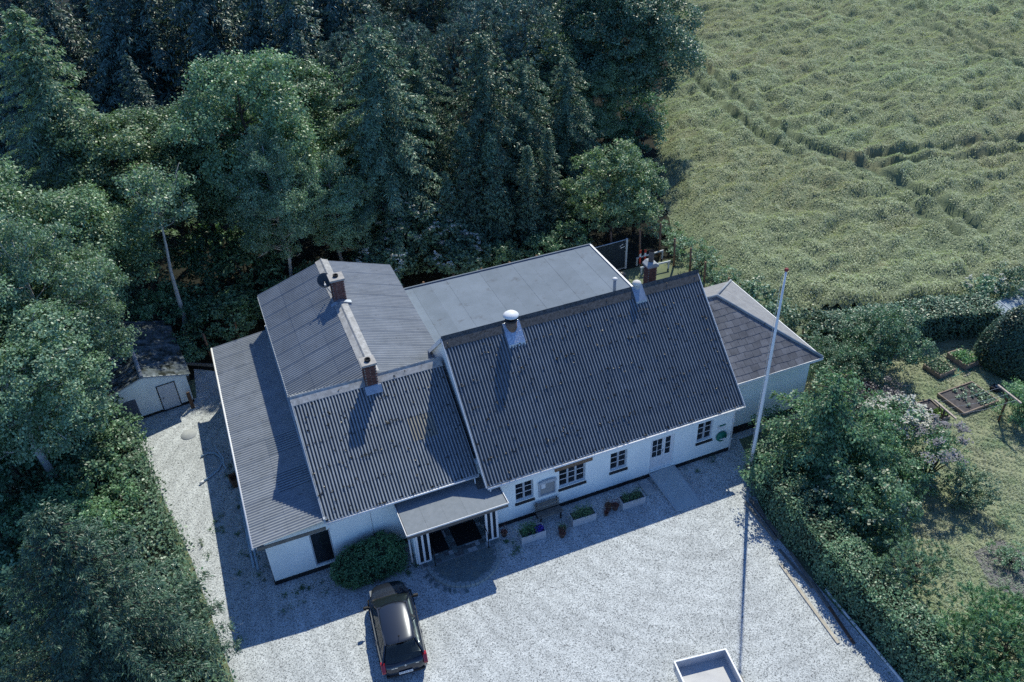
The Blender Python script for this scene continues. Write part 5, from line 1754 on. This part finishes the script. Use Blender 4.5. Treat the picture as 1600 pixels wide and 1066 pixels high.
for proto, nm, x, y, rz, s, lab, cat in US:
    plant(nm, lab, cat, proto, (x, y, 0), rz, s, "bushes of the forest edge" if y > 9 or x < 0 else "garden shrubs")

# big pine in the lower left corner
plant("pine_tree", "big dark feathery pine filling the lower left corner", "tree", proto_spruce(51, 9.7, 4.3, L_bigpine, hb=.2, lev=.34, tuft=.14, asp=.24, droop=.1, pw=.75, per=70, wk=.2), (-14.7, -1.9, 0), .4)

hedge_core = pmat("hedge_core", (.016, .026, .015), rough=1)  # dark colour of the added solid cores, standing in for shade inside the foliage
# hedges
rngH = np.random.default_rng(5)
hp = [(-14.7, 11.6), (-14.3, 8.5), (-13.5, 4.5), (-12.95, .5), (-12.4, -3.5), (-12.3, -9)]
t = thing("hedge", "loose leafy hedge along the left side of the gravel drive", "hedge", (-13.4, 3, 0))
V, core = hedge_cloud(rngH, hp, 2.0, 1.8, .15, 210, rough=.36)
o = link("foliage", quads_mesh("foliage", V, L_gloss), t)
o.location = (13.4, -3, 0)
o = core.build("opaque_core", hedge_core, t)  # solid dark filler behind the leaves, not real twigs
o.location = (13.4, -3, 0)
hp2 = [(12.9, -1.8), (12.25, -4.5), (12.1, -8), (12.15, -12), (12.2, -17)]
t = thing("hedge", "clipped small-leaved hedge between the gravel yard and the lawn on the right", "hedge", (12.2, -8, 0))
V, core = hedge_cloud(rngH, hp2, 1.75, 1.85, .105, 420, rough=.26)
o = link("foliage", quads_mesh("foliage", V, L_hedge), t)
o.location = (-12.2, 8, 0)
o = core.build("opaque_core", hedge_core, t)
o.location = (-12.2, 8, 0)
hp3 = [(21.2, 5.0), (24.5, 4.35), (28, 3.6), (31.2, 2.7)]
t = thing("hedge", "broad clipped hedge between the vegetable garden and the field", "hedge", (26, 4, 0))
V, core = hedge_cloud(rngH, hp3, 2.3, 1.65, .13, 230, rough=.14)
o = link("foliage", quads_mesh("foliage", V, L_gloss), t)
o.location = (-26, -4, 0)
o = core.build("opaque_core", hedge_core, t)
o.location = (-26, -4, 0)


# clipped bush by the porch
def topiary(name, label, cat, loc, pts, per, leaf, mat, seed, rough=.06):
    """pts: profile (radius, z) of a clipped round plant or an (a,b,h) box-like cushion"""
    rng = np.random.default_rng(seed)
    t = thing(name, label, cat, loc)
    out = []
    pr2 = np.array(pts, float)
    seg = np.linalg.norm(np.diff(pr2, axis=0), axis=1)
    core = MB()
    core.lathe([(max(.0, p[0] * .86 - .05), p[1] * .95) for p in pts], 18)
    for i, l in enumerate(seg):
        rm = (pr2[i, 0] + pr2[i + 1, 0]) / 2
        n = int(l * 6.283 * rm * per) + 4
        f = rng.random(n)
        r_ = pr2[i, 0] + (pr2[i + 1, 0] - pr2[i, 0]) * f
        z = pr2[i, 1] + (pr2[i + 1, 1] - pr2[i, 1]) * f
        a = rng.uniform(0, 6.283, n)
        r_ = r_ + rng.normal(size=n) * rough + .06 * np.sin(3 * a + z * 2) + .04 * np.sin(7 * a + 3 * z)
        P = np.stack([r_ * np.cos(a), r_ * np.sin(a), np.maximum(.03, z + rng.normal(size=n) * rough * .7)], 1)
        tn = (pr2[i + 1] - pr2[i]) / max(l, 1e-6)
        N_ = np.stack([np.cos(a) * tn[1], np.sin(a) * tn[1], np.full(n, -tn[0])], 1) + np.array([0, 0, .35]) + rng.normal(size=(n, 3)) * .5
        out.append(leaf_quads(P, N_, leaf, .55, rng, droop=.1))
    link("foliage", quads_mesh("foliage", np.concatenate(out), mat), t)
    core.build("opaque_core", hedge_core, t)  # added dark solid that closes the gaps in the leaf shell
    return t


t = thing("clipped_bush", "dense dark green clipped bush between the tall window and the porch", "bush", (-5.25, .0, 0))
rngB = np.random.default_rng(61)
bl_ = [((-1.0, -.05, .55), .62, .95), ((-.55, .12, .72), .66, .95), ((.0, .1, .8), .7, .95), ((.6, .12, .9), .7, .95), ((1.0, .08, .8), .58, 1.0), ((-.75, -.32, .45), .55, .9), ((-.2, -.35, .5), .58, .95), ((.4, -.32, .55), .6, .95), ((.95, -.25, .5), .55, .95)]
V = lobed_cloud(rngB, bl_, 620, .085, crad=.1, lpc=14, zmin=-.8, jit=.08)
link("foliage", quads_mesh("foliage", V[V.min(1)[:, 2] > .01], L_box), t)
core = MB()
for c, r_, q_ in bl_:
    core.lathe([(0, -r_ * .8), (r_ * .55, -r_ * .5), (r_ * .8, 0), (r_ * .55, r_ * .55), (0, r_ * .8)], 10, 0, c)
core.build("opaque_core", hedge_core, t)  # dark lumps added under the leaves to keep the bush opaque
topiary("cone_topiary", "big cone-shaped clipped yew on the lawn by the garden path", "bush", (29.5, -.55, 0), [(1.5, .05), (1.75, .5), (1.7, 1.1), (1.35, 2.1), (.9, 3.0), (.4, 3.5), (0, 3.65)], 420, .12, L_yew, 62, .05)

# garden trees and shrubs on the right
FRONT = proto_spruce(71, 6.0, 4.0, L_fresh, hb=.3, lev=.5, tuft=.13, asp=.6, droop=.12, pw=.62, per=46)
CHERRY = proto_broad(72, 3.8, 2.4, .7, 20, .11, L_hedge, per=140, r0=.1, rr=(.32, .48), squash=.7, crad=.2)
LILAC = proto_shrub(73, 3.0, 1.35, 11, .1, L_hedge, per=70, flower=(150, .09, L_lilac, .09), hb=1.0, crad=.16)
WHITEF = proto_shrub(74, 2.8, 1.6, 11, .13, L_hedge, per=80, flower=(110, .12, L_flower, .1))
PURP = proto_shrub(75, 2.6, 1.8, 12, .11, L_purp, per=100, crad=.16)
WILLOW = proto_pine(76, 2.9, 1.45, .5, 16, L_willow, tuft=.2, per=110, rr=(.3, .48), r0=.06)
VIB = proto_shrub(77, 3.4, 1.9, 15, .13, L_hedge, per=110, flower=(16, .13, leafmat("cream_flower", (.4, .42, .3), (.3, .32, .22), var=.15), .1))
BIGB = proto_pine(78, 4.2, 2.9, .5, 30, L_fresh, tuft=.26, per=80, rr=(.26, .4), r0=.08)
GS = [
    (FRONT, "garden_tree", 14.9, -3.1, .3, 1.0, "light green spreading tree with tiered branches in front of the white end wall", "tree"),
    (FRONT, "garden_tree", 16.4, -4.2, 2.5, .68, "smaller tiered green tree just right of the spreading one", "tree"),
    (CHERRY, "garden_tree", 22.6, 1.9, .5, 1.0, "round dense fruit tree before the clipped field hedge", "tree"),
    (CHERRY, "garden_tree", 19.6, 1.4, 2.1, .78, "small round tree beside the corner of the tiled wing", "tree"),
    (PURP, "purple_shrub", 19.8, -1.2, .4, .92, "greyish purple shrub above the white-flowering one", "bush"),
    (WHITEF, "flowering_shrub", 19.0, -3.1, 1.4, 1.05, "shrub sprinkled with white flowers left of the lettuce bed", "bush"),
    (LILAC, "lilac_bush", 19.5, -5.2, .6, 1.0, "pale lilac bush in bloom with thin bare stems on the lawn", "bush"),
    (SH_D, "garden_shrub", 19.7, -7.0, 2.6, .7, "low dark shrub in front of the lilac", "bush"),
    (SH_A, "garden_shrub", 17.4, -5.3, 1.8, .85, "dark shrub between the white-flowered shrub and the tiered tree", "bush"),
    (VIB, "flowering_shrub", 14.4, -6.5, .9, 1.0, "leafy shrub with a few cream flower heads behind the clipped hedge", "bush"),
    (SH_A, "garden_shrub", 14.7, -8.0, 3.0, .6, "small dark shrub below the cream-flowered one", "bush"),
    (WILLOW, "willow_bush", 13.9, -9.9, .2, 1.0, "round grey green willow bush with upright stems on the lawn edge", "bush"),
    (BIGB, "large_bush", 14.1, -13.9, .7, .86, "large light green bush in the lower right corner", "bush"),
    (BIGB, "large_bush", 17.6, -15.6, 2.4, .8, "light green bush cut off by the lower right corner", "bush"),
    (SH_W, "garden_shrub", 26.4, -4.0, 1.2, .72, "small round bush behind the farther clothes post", "bush"),
    (SH_E2, "flowering_shrub", 32.4, 4.2, 1.1, .72, "shrub heavy with white flowers behind the cold frame", "bush"),
    (SH_D, "garden_shrub", 34.2, 3.5, .9, 1.0, "dark shrub at the right edge above the cold frame", "bush"),
    (SH_B, "garden_plant", 18.9, -10.2, 1.9, .6, "straggly pale plant in the flower border at the right edge", "plant"),
    (SH_B, "garden_plant", 20.3, -8.7, .4, .28, "little green tuft alone on the lawn", "plant"),
]
for proto, nm, x, y, rz, s, lab, cat in GS:
    plant(nm, lab, cat, proto, (x, y, 0), rz, s, "garden shrubs and small trees")


# ---- small plants -----------------------------------------------------------
def tuft_cloud(rng, spots, h, r, k, leaf, asp=.35):
    out = []
    for (x, y, z) in spots:
        P = np.array([x, y, z]) + np.abs(rng.normal(size=(k, 3))) * np.array([0, 0, h * .5]) + rng.normal(size=(k, 3)) * np.array([r * .5, r * .5, h * .08])
        out.append(leaf_quads(P, np.array([0, 0, .7]) + rng.normal(size=(k, 3)) * .6, leaf, asp, rng, T=rng.normal(size=(k, 3)) + np.array([0, 0, .8])))
    return np.concatenate(out)


rngS = np.random.default_rng(9)
for P_, m_, lab, fl in ((P1, L_box, "leafy green plants filling the left planter", True), (P2, L_weed, "leafy green plants filling the middle planter", False), (P3, L_weed, "tall browning plants filling the right planter", False)):
    sp = [(rngS.uniform(-.48, .12 if fl else .35), rngS.uniform(-.18, .18), .36) for _ in range(22)]
    o = link("bedding_plants", quads_mesh("bedding_plants", tuft_cloud(rngS, sp, .42 if not fl else .5, .16, 38, .085), m_))
    o.matrix_world = Matrix.Translation(P_.location) @ Matrix.Rotation(R(-1.5), 4, 'Z')
    tag(o, lab, "plants", "plants in the planter boxes")
    if fl:
        sp = [(rngS.uniform(.2, .48), rngS.uniform(-.18, .1), .36) for _ in range(12)]
        o2 = link("violet_flowers", quads_mesh("violet_flowers", tuft_cloud(rngS, sp, .14, .09, 30, .07, .8), L_violet))
        o2.matrix_world = o.matrix_world
        tag(o2, "clump of violet flowers at the right end of the left planter", "flowers")
for k, (t, r_) in enumerate(POTS):
    lab = ["pale plant", "red leaved plant", "dry brownish plant", "dark red plant", "orange sprig", "dark red plant"][k]
    where = ["in the pale-rimmed pot", "in the small front pot", "in the pot beside the middle planter", "in the pot beside the right planter", "in the tiny pot", "in the pot behind the right porch screen"][k]
    o = link("pot_plant", quads_mesh("pot_plant", tuft_cloud(rngS, [(0, 0, r_ * 1.6)] * 4, .3, r_ * 1.3, 30, .07), [L_fresh, L_redleaf, leafmat("dry_leaf", (.2, .12, .07), (.14, .09, .05)), L_redleaf, L_redleaf, L_redleaf][k]))
    o.location = t.location
    tag(o, f"{lab} growing {where}", "plant", "plants in the flower pots")


def to_world(t, pts):
    M = Matrix.Translation(t.location) @ Matrix.Rotation(t.rotation_euler.z, 4, 'Z')
    return [tuple(M @ Vector(p)) for p in pts]


o = link("seedlings", quads_mesh("seedlings", tuft_cloud(rngS, to_world(BED1, [(x, y, .16) for x in np.arange(-.5, 1.05, .24) for y in np.arange(-.7, .72, .22) if rngS.random() < (.85 if x > .2 else .4)]), .14, .1, 26, .1, .7), L_seed))
tag(o, kind="stuff", label="rows of pale seedlings in the square bed", cat="seedlings")
o = link("vegetable_leaves", quads_mesh("vegetable_leaves", tuft_cloud(rngS, to_world(BED2, [(x, y, .3) for x in np.arange(-.36, .4, .16) for y in np.arange(-.5, .52, .17)]), .3, .14, 26, .12, .6), L_fresh))
tag(o, kind="stuff", label="thick green leaves in the raised bed by the cone-shaped bush", cat="vegetables")
o = link("vegetable_leaves", quads_mesh("vegetable_leaves", tuft_cloud(rngS, to_world(BED3, [(x, y, .24) for x in np.arange(-.42, .45, .2) for y in np.arange(-.42, .45, .2)]), .22, .13, 20, .11, .6), L_hedge))
tag(o, kind="stuff", label="green leaves in the netted raised bed", cat="vegetables")
o = link("lettuce_rows", quads_mesh("lettuce_rows", tuft_cloud(rngS, to_world(BED4, [(x, y, .16) for y in (-.5, -.2) for x in np.arange(-.6, .85, .12)]), .16, .12, 40, .1, .8), L_lett))
tag(o, kind="stuff", label="two bright rows of lettuce", cat="lettuce")

# weeds at the foot of the walls and on the drive
sp = []
for k in range(90):
    a = rngS.random()
    if a < .3:
        sp.append((rngS.uniform(-10.2, -9.3), rngS.uniform(.5, 9), .01))
    elif a < .5:
        sp.append((rngS.uniform(-9, -3.6), rngS.uniform(-.6, .6), .01))
    elif a < .62:
        sp.append((rngS.uniform(-3.9, -3.3), rngS.uniform(-1.2, .6), .01))
    elif a < .72:
        sp.append((rngS.uniform(9.4, 12), rngS.uniform(-.9, -.1), .01))
    elif a < .8:
        sp.append((rngS.uniform(.2, .9), rngS.uniform(-1.7, -.6), .01))
    else:
        sp.append((rngS.uniform(-11.8, -10.2), rngS.uniform(-2, 6), .01))
o = link("weeds", quads_mesh("weeds", np.concatenate([tuft_cloud(rngS, [s], rngS.uniform(.05, .22), rngS.uniform(.06, .24), int(rngS.integers(10, 55)), .08) for s in sp]), L_weed))
tag(o, kind="stuff", label="weeds growing through the gravel at the foot of the walls", cat="weeds")

# ------------------------------------------------------------------ field
def vnoise(x, y, seed):
    rg = np.random.default_rng(seed)
    G = rg.random((256, 256))
    xi, yi = np.floor(x).astype(int), np.floor(y).astype(int)
    fx, fy = x - xi, y - yi
    fx, fy = fx * fx * (3 - 2 * fx), fy * fy * (3 - 2 * fy)
    g = lambda i, j: G[i % 256, j % 256]
    return (g(xi, yi) * (1 - fx) + g(xi + 1, yi) * fx) * (1 - fy) + (g(xi, yi + 1) * (1 - fx) + g(xi + 1, yi + 1) * fx) * fy


st = .3
xs = np.arange(19.5, 118, st)
ys = np.arange(-6, 112, st)
X, Y = np.meshgrid(xs, ys)
edge_y = np.array([-6, 3, 8, 13, 17, 21, 24, 36, 52, 72, 112])
edge_x = np.array([60, 36, 23, 21.2, 21.2, 22.0, 23.0, 29.2, 40.5, 51, 72])
EX = np.interp(Y, edge_y, edge_x)
low = np.interp(X, [19, 36, 60, 118], [6.4, 3.4, -1, -5])
dist = np.minimum(X - EX, Y - low)
ca, sa = math.cos(-.35), math.sin(-.35)
U, W = X * ca - Y * sa, X * sa + Y * ca
clump = .55 * vnoise(U * .5, W * .9, 1) + .3 * vnoise(U * 1.15, W * 1.8, 2) + .15 * vnoise(U * 2.2, W * 2.2, 3)
H = np.clip(.72 + 1.4 * (clump - .5), .2, 1.25)


def seg_dist(pts, off=0.):
    d = np.full(X.shape, 1e9)
    for (ax, ay), (bx, by) in zip(pts[:-1], pts[1:]):
        L2 = (bx - ax) ** 2 + (by - ay) ** 2
        l = math.sqrt(L2)
        ox, oy = -(by - ay) / l * off, (bx - ax) / l * off
        t = np.clip(((X - ax - ox) * (bx - ax) + (Y - ay - oy) * (by - ay)) / L2, 0, 1)
        d = np.minimum(d, np.hypot(X - ax - ox - t * (bx - ax), Y - ay - oy - t * (by - ay)))
    return d


T1 = [(43, 56), (40.0, 49), (36.9, 36), (36.2, 27.5), (37.6, 22.5), (38.0, 16), (37.5, 10)]
T2 = [(39.9, 21.6), (45, 20.6), (52, 19), (66, 14), (90, 5)]
T3 = [(80, 66), (73.7, 57), (68.5, 42), (67, 32), (70, 18)]


def smooth_line(pts, n=14):
    P = [np.array(pts[0])] + [np.array(p, float) for p in pts] + [np.array(pts[-1])]
    out = []
    for a, b, c, d in zip(P[:-3], P[1:-2], P[2:-1], P[3:]):
        for t in np.linspace(0, 1, n, endpoint=False):
            out.append(tuple(.5 * ((2 * b) + (c - a) * t + (2 * a - 5 * b + 4 * c - d) * t * t + (3 * b - a - 3 * c + d) * t ** 3)))
    return out + [tuple(P[-1])]


T1, T2, T3 = smooth_line(T1, 5), smooth_line(T2, 5), smooth_line(T3, 5)
lane_pts = [p for p in T1 if 15 < p[1] < 27]
track_m = pmat("trampled_track", (.1, .135, .085), (.07, .1, .065), scale=2.5, rough=1, bump=.6, bscale=12, bdist=.08)
tm = MB()
for T_, wd in ((T1, .8), (T2, .8), (T3, .9)):
    for of in (-wd * 1.25, wd * 1.25):
        pts_ = []
        for k, p in enumerate(T_):
            a, b = np.array(T_[max(k - 1, 0)]), np.array(T_[min(k + 1, len(T_) - 1)])
            d = (b - a) / np.linalg.norm(b - a)
            nrm = np.array([-d[1], d[0]])
            pts_.append((np.array(p) + nrm * (of - .24), np.array(p) + nrm * (of + .24)))
        vs = [(x, y, .16 + .004 * (of > 0) + .008 * (T_ is T2)) for l, r_ in pts_ for x, y in (l, r_)]
        tm.add(vs, [(2 * k, 2 * k + 1, 2 * k + 3, 2 * k + 2) for k in range(len(pts_) - 1)])
tag(tm.build("wheel_tracks", track_m, None, fix=False), kind="structure")
rut = np.full(X.shape, 1e9)
for T_, wd in ((T1, .8), (T2, .8), (T3, .9)):
    for of in (-wd * 1.25, wd * 1.25):
        rut = np.minimum(rut, seg_dist(T_, of))
lane = seg_dist(lane_pts)
sm_ = np.clip((rut - .2) / .34, 0, 1)
H = np.where(rut < .54, .05 + (H - .05) * sm_ * sm_ * (3 - 2 * sm_), H)
H = np.where(lane < .9, H * .62, H)
H *= np.clip((dist + .3) / 2.2, 0.02, 1)
near = np.clip((34 - X) / 12, 0, 1) * np.clip((30 - Y) / 10, 0, 1)
H = H * (1 - .35 * near)
idx = np.arange(X.size).reshape(X.shape)
keep = (dist[:-1, :-1] > -.3)
q = np.stack([idx[:-1, :-1], idx[:-1, 1:], idx[1:, 1:], idx[1:, :-1]], -1)[keep]
co = np.stack([X + rngS.normal(size=X.shape) * .05, Y + rngS.normal(size=X.shape) * .05, np.maximum(.01, H + rngS.normal(size=X.shape) * .05 * (rut > .6))], -1).reshape(-1, 3)
used_, inv = np.unique(q.ravel(), return_inverse=True)
co = co[used_]
q = inv.reshape(-1, 4)
me = bpy.data.meshes.new("crop_field")
me.vertices.add(len(co))
me.vertices.foreach_set("co", co.astype(np.float32).ravel())
me.loops.add(q.size)
me.loops.foreach_set("vertex_index", q.astype(np.int32).ravel())
me.polygons.add(len(q))
me.polygons.foreach_set("loop_start", np.arange(0, q.size, 4, dtype=np.int32))
me.polygons.foreach_set("loop_total", np.full(len(q), 4, dtype=np.int32))
crop_m = pmat("crop", (.19, .23, .14), (.13, .17, .1), scale=.35, rough=1, bump=.8, bscale=11, bdist=.12, c3=(.2, .2, .12), s3=.12, t3=(.5, .68), detail=8)
me.materials.append(crop_m)
me.polygons.foreach_set("use_smooth", np.ones(len(q), dtype=bool))
me.update(calc_edges=True)
in_rut = (np.minimum(rut, rut * 1.).ravel()[used_] < .4)
field = tag(link("crop_field", me), kind="structure")

# ears of the crop: tufts scattered over the field sheet (nobody could count them)
rngC = np.random.default_rng(31)


def crop_tuft():
    n = 16
    P = rngC.normal(size=(n, 3)) * np.array([.16, .16, .05]) + np.array([0, 0, .03])
    T = np.array([0, 0, .35]) + rngC.normal(size=(n, 3)) * .8
    return quads_mesh("crop_tuft", leaf_quads(P, np.array([0, 0, .9]) + rngC.normal(size=(n, 3)) * .5, .12, .4, rngC, T=T), L_crop)


L_crop = leafmat("crop_ear", (.42, .48, .32), (.4, .4, .26), trans=.3, rough=.7, ns=.07, var=.3)
def scatter(target, tuft_mesh, density, seed=0):
    tuft_o = bpy.data.objects.new("crop_tuft", tuft_mesh)
    ng = bpy.data.node_groups.new("scatter", 'GeometryNodeTree')
    ng.interface.new_socket("Geometry", in_out='INPUT', socket_type='NodeSocketGeometry')
    ng.interface.new_socket("Geometry", in_out='OUTPUT', socket_type='NodeSocketGeometry')
    gi, go = ng.nodes.new("NodeGroupInput"), ng.nodes.new("NodeGroupOutput")
    dp_ = ng.nodes.new("GeometryNodeDistributePointsOnFaces")
    dp_.inputs["Density"].default_value = density
    ip = ng.nodes.new("GeometryNodeInstanceOnPoints")
    ob = ng.nodes.new("GeometryNodeObjectInfo")
    ob.inputs["Object"].default_value = tuft_o
    rv = ng.nodes.new("FunctionNodeRandomValue")
    rv.data_type = 'FLOAT_VECTOR'
    rv.inputs[0].default_value = (-.15, -.15, 0)
    rv.inputs[1].default_value = (.15, .15, 6.28)
    rs = ng.nodes.new("FunctionNodeRandomValue")
    rs.data_type = 'FLOAT'
    rs.inputs[2].default_value = .7
    rs.inputs[3].default_value = 1.35
    ng.links.new(gi.outputs[0], dp_.inputs["Mesh"])
    ng.links.new(dp_.outputs["Points"], ip.inputs["Points"])
    ng.links.new(ob.outputs["Geometry"], ip.inputs["Instance"])
    ng.links.new(dp_.outputs["Rotation"], ip.inputs["Rotation"])
    ng.links.new(rs.outputs[1], ip.inputs["Scale"])
    ng.links.new(ip.outputs[0], go.inputs[0])
    target.modifiers.new("scatter", 'NODES').node_group = ng


ears_me = me.copy()
bm = bmesh.new()
bm.from_mesh(ears_me)
bm.verts.ensure_lookup_table()
bmesh.ops.delete(bm, geom=[v for v in bm.verts if in_rut[v.index]], context='VERTS')
bm.to_mesh(ears_me)
bm.free()
ears = link("crop_ears", ears_me)
scatter(ears, crop_tuft(), 15.0)
tag(ears, "pale green ears of the crop covering the field", "crop", kind="stuff")


def grass_tuft(mat, n, spread, ln, seed):
    rg = np.random.default_rng(seed)
    P = rg.normal(size=(n, 3)) * np.array([spread, spread, .01]) + np.array([0, 0, ln * .3])
    T = np.array([0, 0, .5]) + rg.normal(size=(n, 3)) * .7
    return quads_mesh("grass_tuft", leaf_quads(P, np.array([0, 0, .8]) + rg.normal(size=(n, 3)) * .5, ln, .3, rg, T=T), mat)


def sheet_copy(name, poly, z):
    me_ = bpy.data.meshes.new(name)
    me_.from_pydata([(x, y, z) for x, y in poly], [], [tuple(range(len(poly)))])
    me_.materials.append(lawn_m)
    return link(name, me_)


lg = sheet_copy("lawn_grass", [(12.8, -16), (30, -16), (36, -6), (36, 3.2), (34, 3.6), (21, 3.6), (18.2, 1.8), (17.2, -2), (13.4, -3.4), (12.8, -9)], .003)
scatter(lg, grass_tuft(leafmat("lawn_blade", (.31, .4, .3), (.4, .42, .34), trans=.2, ns=.5, var=.35), 9, .07, .09, 4), 70)
tag(lg, "short dry grass of the lawn on the right", "grass", kind="stuff")
rg_ = sheet_copy("rough_grass", [(-40, -14), (-12.6, -14), (-13, -2), (-14.6, 5), (-15, 11), (-40, 14)], .003)
scatter(rg_, grass_tuft(leafmat("rough_blade", (.17, .24, .12), (.25, .28, .16), trans=.2, ns=.5), 9, .12, .24, 5), 22)
tag(rg_, "long rough grass left of the loose hedge", "grass", kind="stuff")

# moss clumps grown along the sheet joints of the corrugated roofs
rngM = np.random.default_rng(12)
for roof_o, O_, dx, vy, vz, rows_, nn in ((main_roof, (0, -.32, 3.0), 12.5, 4.72, 4.46, 6, 330), (mid_roof, (-6.57, .445, 3.1), 6.5, 4.455, 2.97, 5, 150)):
    P = []
    for k in range(nn):
        t = (rngM.integers(0, rows_) + rngM.normal() * .04) / rows_ if rngM.random() < .6 else rngM.random()
        t = min(max(t, .005), .97)
        c = np.array([O_[0] + rngM.random() * dx, O_[1] + vy * t, O_[2] + vz * t]) + np.array([0, -.02, .03])
        P.append(c + rngM.normal(size=(7, 3)) * .022)
    P = np.concatenate(P)
    V = leaf_quads(P, np.array([0, -.4, .8]) + rngM.normal(size=P.shape) * .5, .055, .8, rngM)
    tag(link("moss", quads_mesh("moss", V, leafmat("roof_moss", (.014, .017, .013), (.03, .026, .02), trans=.0)), roof_o), kind="stuff")
print("scene built")
